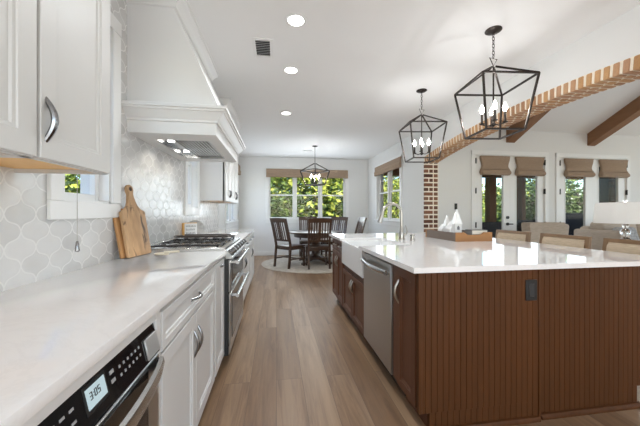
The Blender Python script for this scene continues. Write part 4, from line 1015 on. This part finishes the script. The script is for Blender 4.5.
dup(c0, (.86, 7.62, .012), PI, 'dark wood dining chair at the window side of the table')
dup(c0, (1.45, 7.40, .012), math.radians(140), 'dark wood dining chair behind the far end of the island')
dup(c0, (1.67, 6.72, .012), math.radians(92), 'dark wood dining chair nearest the right nook wall')

# ------------------------------------------------------------ living room furniture
def soft(mb, x0, x1, y0, y1, z0, z1, b=.05): return mb.box(x0, x1, y0, y1, z0, z1, b, seg=4)
t = T('armchair', 'taupe armchair seen from behind in front of the first glazed doors', 'armchair', (4.72, 4.75, 0))
AX = -.44
mb = MB(); mb.loft([[(4.80 + AX + q, 4.45, z), (5.52 + AX - q * .3, 4.45, z), (5.52 + AX - q * .3, 4.63, z), (4.80 + AX + q, 4.63, z)] for q, z in ((.10, .10), (.04, .6), (0, 1.0), (.01, 1.025), (.04, 1.035))]); t.p('backrest', mb, sofa_f)
mb = MB(); soft(mb, 4.9 + AX, 5.46 + AX, 4.6, 5.2, .12, .45); t.p('seat', mb, sofa_f)
mb = MB(); soft(mb, 5.42 + AX, 5.56 + AX, 4.55, 5.25, .12, .66); t.p('arm', mb, sofa_f)
mb = MB(); soft(mb, 4.80 + AX, 4.93 + AX, 4.55, 5.25, .12, .66); t.p('arm', mb, sofa_f)
mb = MB(); M = Matrix.Translation((5.52 + AX, 4.72, .5)) @ Matrix.Rotation(.12, 4, 'Y'); mb.box(0, .26, -.09, .09, 0, .53, .05, M, 4); t.p('cushion', mb, sofa_f)
for x in (4.9 + AX, 5.46 + AX):
    for y in (4.5, 5.15):
        mb = MB(); mb.box(x - .025, x + .025, y - .025, y + .025, 0, .12); t.p('leg', mb, darkwood)
SXO = 6.05
t = T('sofa', 'taupe sofa with big back cushions behind the white lamp', 'sofa', (7.15, 4.7, 0))
mb = MB(); soft(mb, SXO, SXO + 2.2, 4.30, 5.15, .10, .42, .04); t.p('base', mb, sofa_f)
mb = MB(); soft(mb, SXO + .2, SXO + 2.0, 4.98, 5.20, .3, .93, .06); t.p('backrest', mb, sofa_f)
for x in (SXO, SXO + 2.0):
    mb = MB(); soft(mb, x, x + .2, 4.28, 5.16, .3, .88, .06); t.p('arm', mb, sofa_f)
for k in range(2):
    x = SXO + .2 + k * .9
    mb = MB(); soft(mb, x, x + .9, 4.30, 4.85, .42, .56, .05); t.p('seat_cushion', mb, sofa_f)
    M = Matrix.Translation((x + .45, 4.84, .56)) @ Matrix.Rotation(-.16, 4, 'X'); mb = MB(); mb.box(-.44, .44, -.13, .13, 0, .49, .09, M, 4); t.p('back_cushion', mb, sofa_f)
patt = plain('black_white_pattern', (.36, .36, .36), .9, 0, .95, 22)
t = T('throw_pillow', 'grey and white patterned pillow on the sofa', 'pillow', (6.42, 4.5, .56))
M = Matrix.Translation((6.42, 4.42, .565)) @ Matrix.Rotation(-.3, 4, 'X'); mb = MB(); mb.box(-.22, .22, -.07, .07, 0, .39, .065, M, 4); t.p('cover', mb, patt)
# console table with lamp
t = T('side_table', 'dark side table carrying the white lamp behind the stools', 'table', (3.92, 2.75, 0))
mb = MB(); mb.box(3.62, 4.22, 2.45, 3.05, .64, .67, .005); t.p('tabletop', mb, darkwood)
for x in (3.66, 4.18):
    for y in (2.49, 3.01):
        mb = MB(); mb.box(x - .022, x + .022, y - .022, y + .022, 0, .64, .002); t.p('leg', mb, darkwood)
mb = MB(); mb.box(3.66, 4.18, 2.49, 3.01, .16, .18, .003); t.p('shelf', mb, darkwood)
t = T('table_lamp', 'lamp with white drum shade and clear glass ball base', 'lamp', (3.93, 2.75, .67))
cx, cy = 3.93, 2.75
mb = MB(); mb.lathe([(.085, .672), (.085, .69), (.06, .70), (.02, .705)], (cx, cy, 0), 24); t.p('foot', mb, nickel)
clear = bpy.data.materials.new('clear_glass'); clear.use_nodes = True
cb = clear.node_tree.nodes['Principled BSDF']; cb.inputs['Transmission Weight'].default_value = 1; cb.inputs['Roughness'].default_value = .02; cb.inputs['IOR'].default_value = 1.45
nzg = N(clear.node_tree, 'ShaderNodeTexNoise', Scale=12.); bump(clear.node_tree, cb, nzg.outputs[0], .02, .01)
for z, r in ((.765, .065), (.88, .055), (.985, .047), (1.058, .03)):
    mb = MB(); mb.ball((cx, cy, z), r, 1., 20); t.p('glass_ball', mb, clear)
mb = MB(); mb.tube([(cx, cy, .70), (cx, cy, 1.34)], .005, 8); t.p('stem', mb, nickel)
mb = MB()
for (r0, r1, z0, z1) in ((.272, .25, 1.09, 1.325),):
    mb.loft([[(cx + r * math.cos(2 * PI * j / 48), cy + r * math.sin(2 * PI * j / 48), z) for j in range(48)] for r, z in ((r0, z0), (r1, z1), (r1 - .004, z1), (r0 - .004, z0))], loop=True)
shadem, st_, sb_ = nt('white_lampshade')
sdf = N(st_, 'ShaderNodeBsdfDiffuse'); sdf.inputs[0].default_value = (.88, .88, .87, 1); stl = N(st_, 'ShaderNodeBsdfTranslucent'); stl.inputs[0].default_value = (.88, .87, .85, 1)
snz = N(st_, 'ShaderNodeTexNoise', Scale=90.); smx = N(st_, 'ShaderNodeMixShader')
st_.links.new(math_(st_, 'MULTIPLY_ADD', snz.outputs[0], .1, .35), smx.inputs[0]); st_.links.new(sdf.outputs[0], smx.inputs[1]); st_.links.new(stl.outputs[0], smx.inputs[2])
st_.links.new(smx.outputs[0], st_.nodes['Material Output'].inputs[0])
t.p('lamp_shade', mb, shadem)
mb = MB()
for k in range(3):
    q = 2 * PI * k / 3; mb.tube([(cx, cy, 1.315), (cx + .246 * math.cos(q), cy + .246 * math.sin(q), 1.315)], .003, 6)
t.p('spider', mb, nickel)
mb = MB(); mb.lathe([(.004, 1.325), (.015, 1.335), (.018, 1.347), (.01, 1.36), (0, 1.365)], (cx, cy, 0), 14); t.p('finial', mb, ceramic)
lamp('table_lamp_bulb', 'POINT', (cx, cy, 1.21), 8, (1, .99, .98), rad=.05)

# ------------------------------------------------------------ outdoors
mb = MB(); mb.box(-60, 80, 5.7, 90, -.5, -.35); mb.box(-60, -1.3, -30, 5.7, -.5, -.35); mb.box(10.8, 80, -30, 5.7, -.5, -.35); mb.box(-1.3, 10.8, -40, -4.3, -.5, -.35)
o = mb.build('ground', grass); tag(o, 'green lawn outside the windows', 'lawn', kind='structure')
mb = MB(); mb.box(2.95, 12.5, 5.72, 9.2, -.3, -.02); o = mb.build('porch_floor', plain('porch_concrete', (.42, .40, .37), .9, 0, .1, 4)); tag(o, 'grey porch floor beyond the glazed doors', 'porch', kind='structure')
mb = MB(); mb.box(2.95, 12.5, 5.72, 9.3, 2.62, 2.74); o = mb.build('porch_ceiling', beamw); tag(o, 'brown boarded porch ceiling beyond the glazed doors', 'porch', kind='structure')
postw = wood('porch_post_wood', (.20, .09, .045), (.40, .21, .115), 2, 7., .7, .1)
mb = MB(); mb.box(2.95, 12.5, 8.5, 8.72, 2.36, 2.62, .004); o = mb.build('porch_header', postw); tag(o, 'brown porch beam carried by the square posts', 'beam', kind='structure')
for x, w, lab in ((6.85, .25, 'thicker brown porch post seen through the first glazed door'), (8.03, .15, 'slim brown porch post seen through the second glazed door')):
    t = T('porch_post', lab, 'post', (x + w / 2, 8.61, -.02), group='square posts of the porch')
    mb = MB(); mb.box(x, x + w, 8.5, 8.5 + .22, -.02, 2.36, .006); t.p('shaft', mb, postw)
    mb = MB(); mb.box(x - .02, x + w + .02, 8.48, 8.74, -.02, .14, .004); t.p('base', mb, postw)
mb = MB(); mb.box(8.82, 9.29, 6.9, 7.1, -.02, 2.62); o = mb.build('wall_porch', plain('grey_siding', (.03, .03, .036), .7)); tag(o, 'dark grey porch wall beside the brick pier outdoors', 'wall', kind='structure')
bk = MB(); z = 0.; c = 0
mo = MB(); mo.box(9.31, 9.71, 6.85, 7.15, -.02, 2.62)
while z < 2.55:
    for a, b in (((9.30, 9.50), (9.51, 9.72)) if c % 2 else ((9.30, 9.40), (9.41, 9.61), (9.62, 9.72))): bk.box(a, b, 6.84, 7.14, z, z + .058, .004)
    z += .0715; c += 1
o = mo.build('brick_pier', plain('weathered_mortar', (.30, .26, .23), .95, 0, .1, 30)); tag(o, 'brick porch pier seen through the right glazed door', 'pier', kind='structure'); bk.build('brickwork', brickm, o)
def patio(name, x, y, lab, m, w=.6, h=.85):
    t = T(name, lab, 'patio chair', (x, y, -.02))
    mb = MB(); soft(mb, x - w / 2, x + w / 2, y, y + w, .1, .42, .04); t.p('seat', mb, m)
    mb = MB(); soft(mb, x - w / 2, x + w / 2, y - .12, y, .1, h, .04); t.p('backrest', mb, m)
    for s in (-1, 1):
        mb = MB(); soft(mb, x + s * w / 2 - .05, x + s * w / 2 + .05, y - .1, y + w, .1, .62, .03); t.p('arm', mb, m)
        for yy in (y - .06, y + w - .05):
            mb = MB(); mb.box(x + s * (w / 2 - .04) - .02, x + s * (w / 2 - .04) + .02, yy - .02, yy + .02, -.02, .1); t.p('leg', mb, blackm)
patio('patio_chair', 5.15, 6.5, 'charcoal wicker patio chair outside the first glazed door', charcoal, .75, .98)
patio('patio_chair', 6.35, 6.55, 'charcoal wicker patio chair outside the second glazed door', charcoal, .7, 1.02)
patio('patio_chair', 7.45, 6.35, 'navy blue high backed patio chair outside the third glazed door', navy, .62, 1.2)
# distant woods
woods = tint('woodland', [(.03, .06, .012), (.07, .12, .02), (.14, .19, .03), (.05, .09, .02)], .9, .8, 3.)
def tree_line(p0, p1, lab, seed):
    random.seed(seed); mb = MB(); a, b = Vector(p0), Vector(p1); L = (b - a).length; d = (b - a) / L; q = Vector((-d.y, d.x)); x = 0.
    while x < L:
        r = random.uniform(1.3, 2.4); h = random.uniform(2.0, 4.2); c = a + d * x + q * random.uniform(-1.5, 1.5); n = 14; rings = []
        for i in range(9):
            f = i / 8; rr = r * math.sin(PI * (.12 + .88 * f)) ** .6 if f < 1 else .02
            rings.append([(c.x + rr * math.cos(2 * PI * j / n) * random.uniform(.8, 1.15), c.y + rr * math.sin(2 * PI * j / n) * random.uniform(.8, 1.15), -.4 + (h + .4) * f + random.uniform(-.12, .12)) for j in range(n)])
        mb.loft(rings); x += r * .75
    o = mb.build('tree_line', woods); tag(o, lab, 'trees', kind='stuff')
tree_line((-16, 30), (16, 31), 'distant band of green woods beyond the triple window', 11)
tree_line((21, 31), (44, 20), 'distant band of green woods beyond the porch', 12)
tree_line((-12, 26), (-12, -4), 'distant band of green woods beyond the left windows', 13)
# trees
def tree_meshes(seed, m, nleaf, h, spread, ls):
    random.seed(seed); tr = MB(); pts = []; x = y = 0.
    k = 7
    for i in range(k + 1):
        pts.append((x, y, h * .92 * i / k)); x += random.uniform(-.12, .12); y += random.uniform(-.12, .12)
    tr.tube(pts, [.16 * (1 - .8 * i / k) * h / 7 for i in range(k + 1)], 8)
    cl = []
    for i in range(15):
        f = random.uniform(.22, 1.); b = Vector(pts[min(k, int(f * k))]); q = random.uniform(0, 2 * PI); r = spread * random.uniform(.35, 1) * (1.15 - .6 * f)
        e = b + Vector((math.cos(q) * r, math.sin(q) * r, random.uniform(.1, .8))); tr.tube([b, b.lerp(e, .5) + Vector((0, 0, .12)), e], [.05, .03, .012], 5); cl.append((e, random.random()))
    lf = MB()
    for i in range(nleaf):
        c, tone = random.choice(cl); s = spread * .36
        p = c + Vector((random.gauss(0, s), random.gauss(0, s), random.gauss(0, s * .75)))
        u = Vector((random.gauss(0, 1), random.gauss(0, 1), random.gauss(0, .6))).normalized(); v = u.cross(Vector((random.gauss(0, 1), random.gauss(0, 1), random.gauss(0, 1)))).normalized(); L_ = ls * random.uniform(.6, 1.4)
        lf.quad([p, p + u * L_ * .5 + v * L_ * .28, p + u * L_, p + u * L_ * .5 - v * L_ * .28], min(1, max(0, tone * .7 + random.uniform(0, .35))))
    return tr, lf
protos = []
for i, (sd, m, nl, h, spd, ls) in enumerate(((1, leafm, 3000, 6.5, 1.9, .24), (2, leafd, 3000, 7.5, 1.8, .24), (3, leafm, 2600, 4.6, 1.7, .21), (4, leafd, 2400, 3.2, 1.5, .2))):
    protos.append(tree_meshes(sd, m, nl, h, spd, ls) + (m,))
kinds = ['sunlit yellow green tree', 'tall dark green tree', 'bushy light green tree', 'low dark evergreen shrub']
first = {}
def plant(k, x, y, where, s=1., rz=0.):
    lab = kinds[k] + ' ' + where
    if k not in first:
        t = T('garden_tree', lab, 'tree', (x, y, -.36), rz, 'trees in the garden', local=True)
        tr, lf, m = protos[k]; t.p('trunk', tr, bark); t.p('foliage', lf, m); first[k] = t.o; o = t.o
    else: o = dup(first[k], (x, y, -.36), rz, lab)
    o.scale = (s, s, s); return o
for k, x, y, s, rz, wh in (
    (0, -2.2, 14.5, 1., 0, 'beyond the left sash of the triple window'),
    (0, -.4, 12.6, .95, 1, 'just behind the left sash of the triple window'),
    (2, .9, 15.0, 1.2, 2, 'beyond the middle sash of the triple window'),
    (2, 1.6, 12.8, 1.2, 3, 'close behind the middle sash of the triple window'),
    (0, 3.0, 15.5, 1.1, 4, 'beyond the right sash of the triple window'),
    (3, -1.2, 11.6, .8, 0, 'low under the left sash of the triple window'),
    (3, 2.6, 11.9, .8, 2, 'low under the right sash of the triple window'),
    (2, -3.5, 19, 1.3, 1, 'farthest off beyond the left sash'),
    (1, .3, 20.5, 1.2, 2, 'farthest off beyond the middle sash'),
    (2, 4.8, 20.5, 1.3, 5, 'farthest off beyond the right sash'),
    (0, 5.2, 14.0, .5, 1, 'beyond the double window by the pier'),
    (2, 7.4, 17.5, .75, 3, 'farther off beyond the double window by the pier'),
    (0, 8.4, 13.6, .5, 3, 'beyond the porch left of the thick post'),
    (2, 10.2, 14.0, .62, 0, 'beyond the porch between the posts'),
    (0, 12.0, 13.0, .48, 2, 'beyond the porch right of the slim post'),
    (2, 13.8, 12.2, .68, 4, 'beyond the third glazed door'),
    (1, 16.5, 16.0, .6, 1, 'farthest off beyond the third glazed door'),
    (3, -4.5, 23, 1.5, 0, 'in the far hedge line beyond the left sash'),
    (3, -1.5, 24, 1.5, 1, 'in the far hedge line left of the middle sash'),
    (3, 1.5, 24, 1.5, 2, 'in the far hedge line beyond the middle sash'),
    (3, 4.5, 24, 1.5, 3, 'in the far hedge line right of the middle sash'),
    (3, 7.5, 24, 1.5, 4, 'in the far hedge line beyond the right sash'),
    (3, 10.5, 23, 1.5, 5, 'in the far hedge line beyond the double window'),
    (3, .6, 11.4, .8, 4, 'low under the middle sash of the triple window'),
    (3, 11.2, 11.6, .9, 1, 'low past the porch between the posts'),
    (3, 13.2, 10.8, .9, 3, 'low past the porch at the third glazed door'),
    (2, -4.6, 4.2, .52, 1, 'outside the narrow window left of the hood'),
    (1, -7.5, 7.4, .55, 2, 'farther off outside the window left of the hood'),
    (0, -5.0, 10.0, .9, 2, 'outside the left nook window'),
): plant(k, x, y, wh, s, rz)
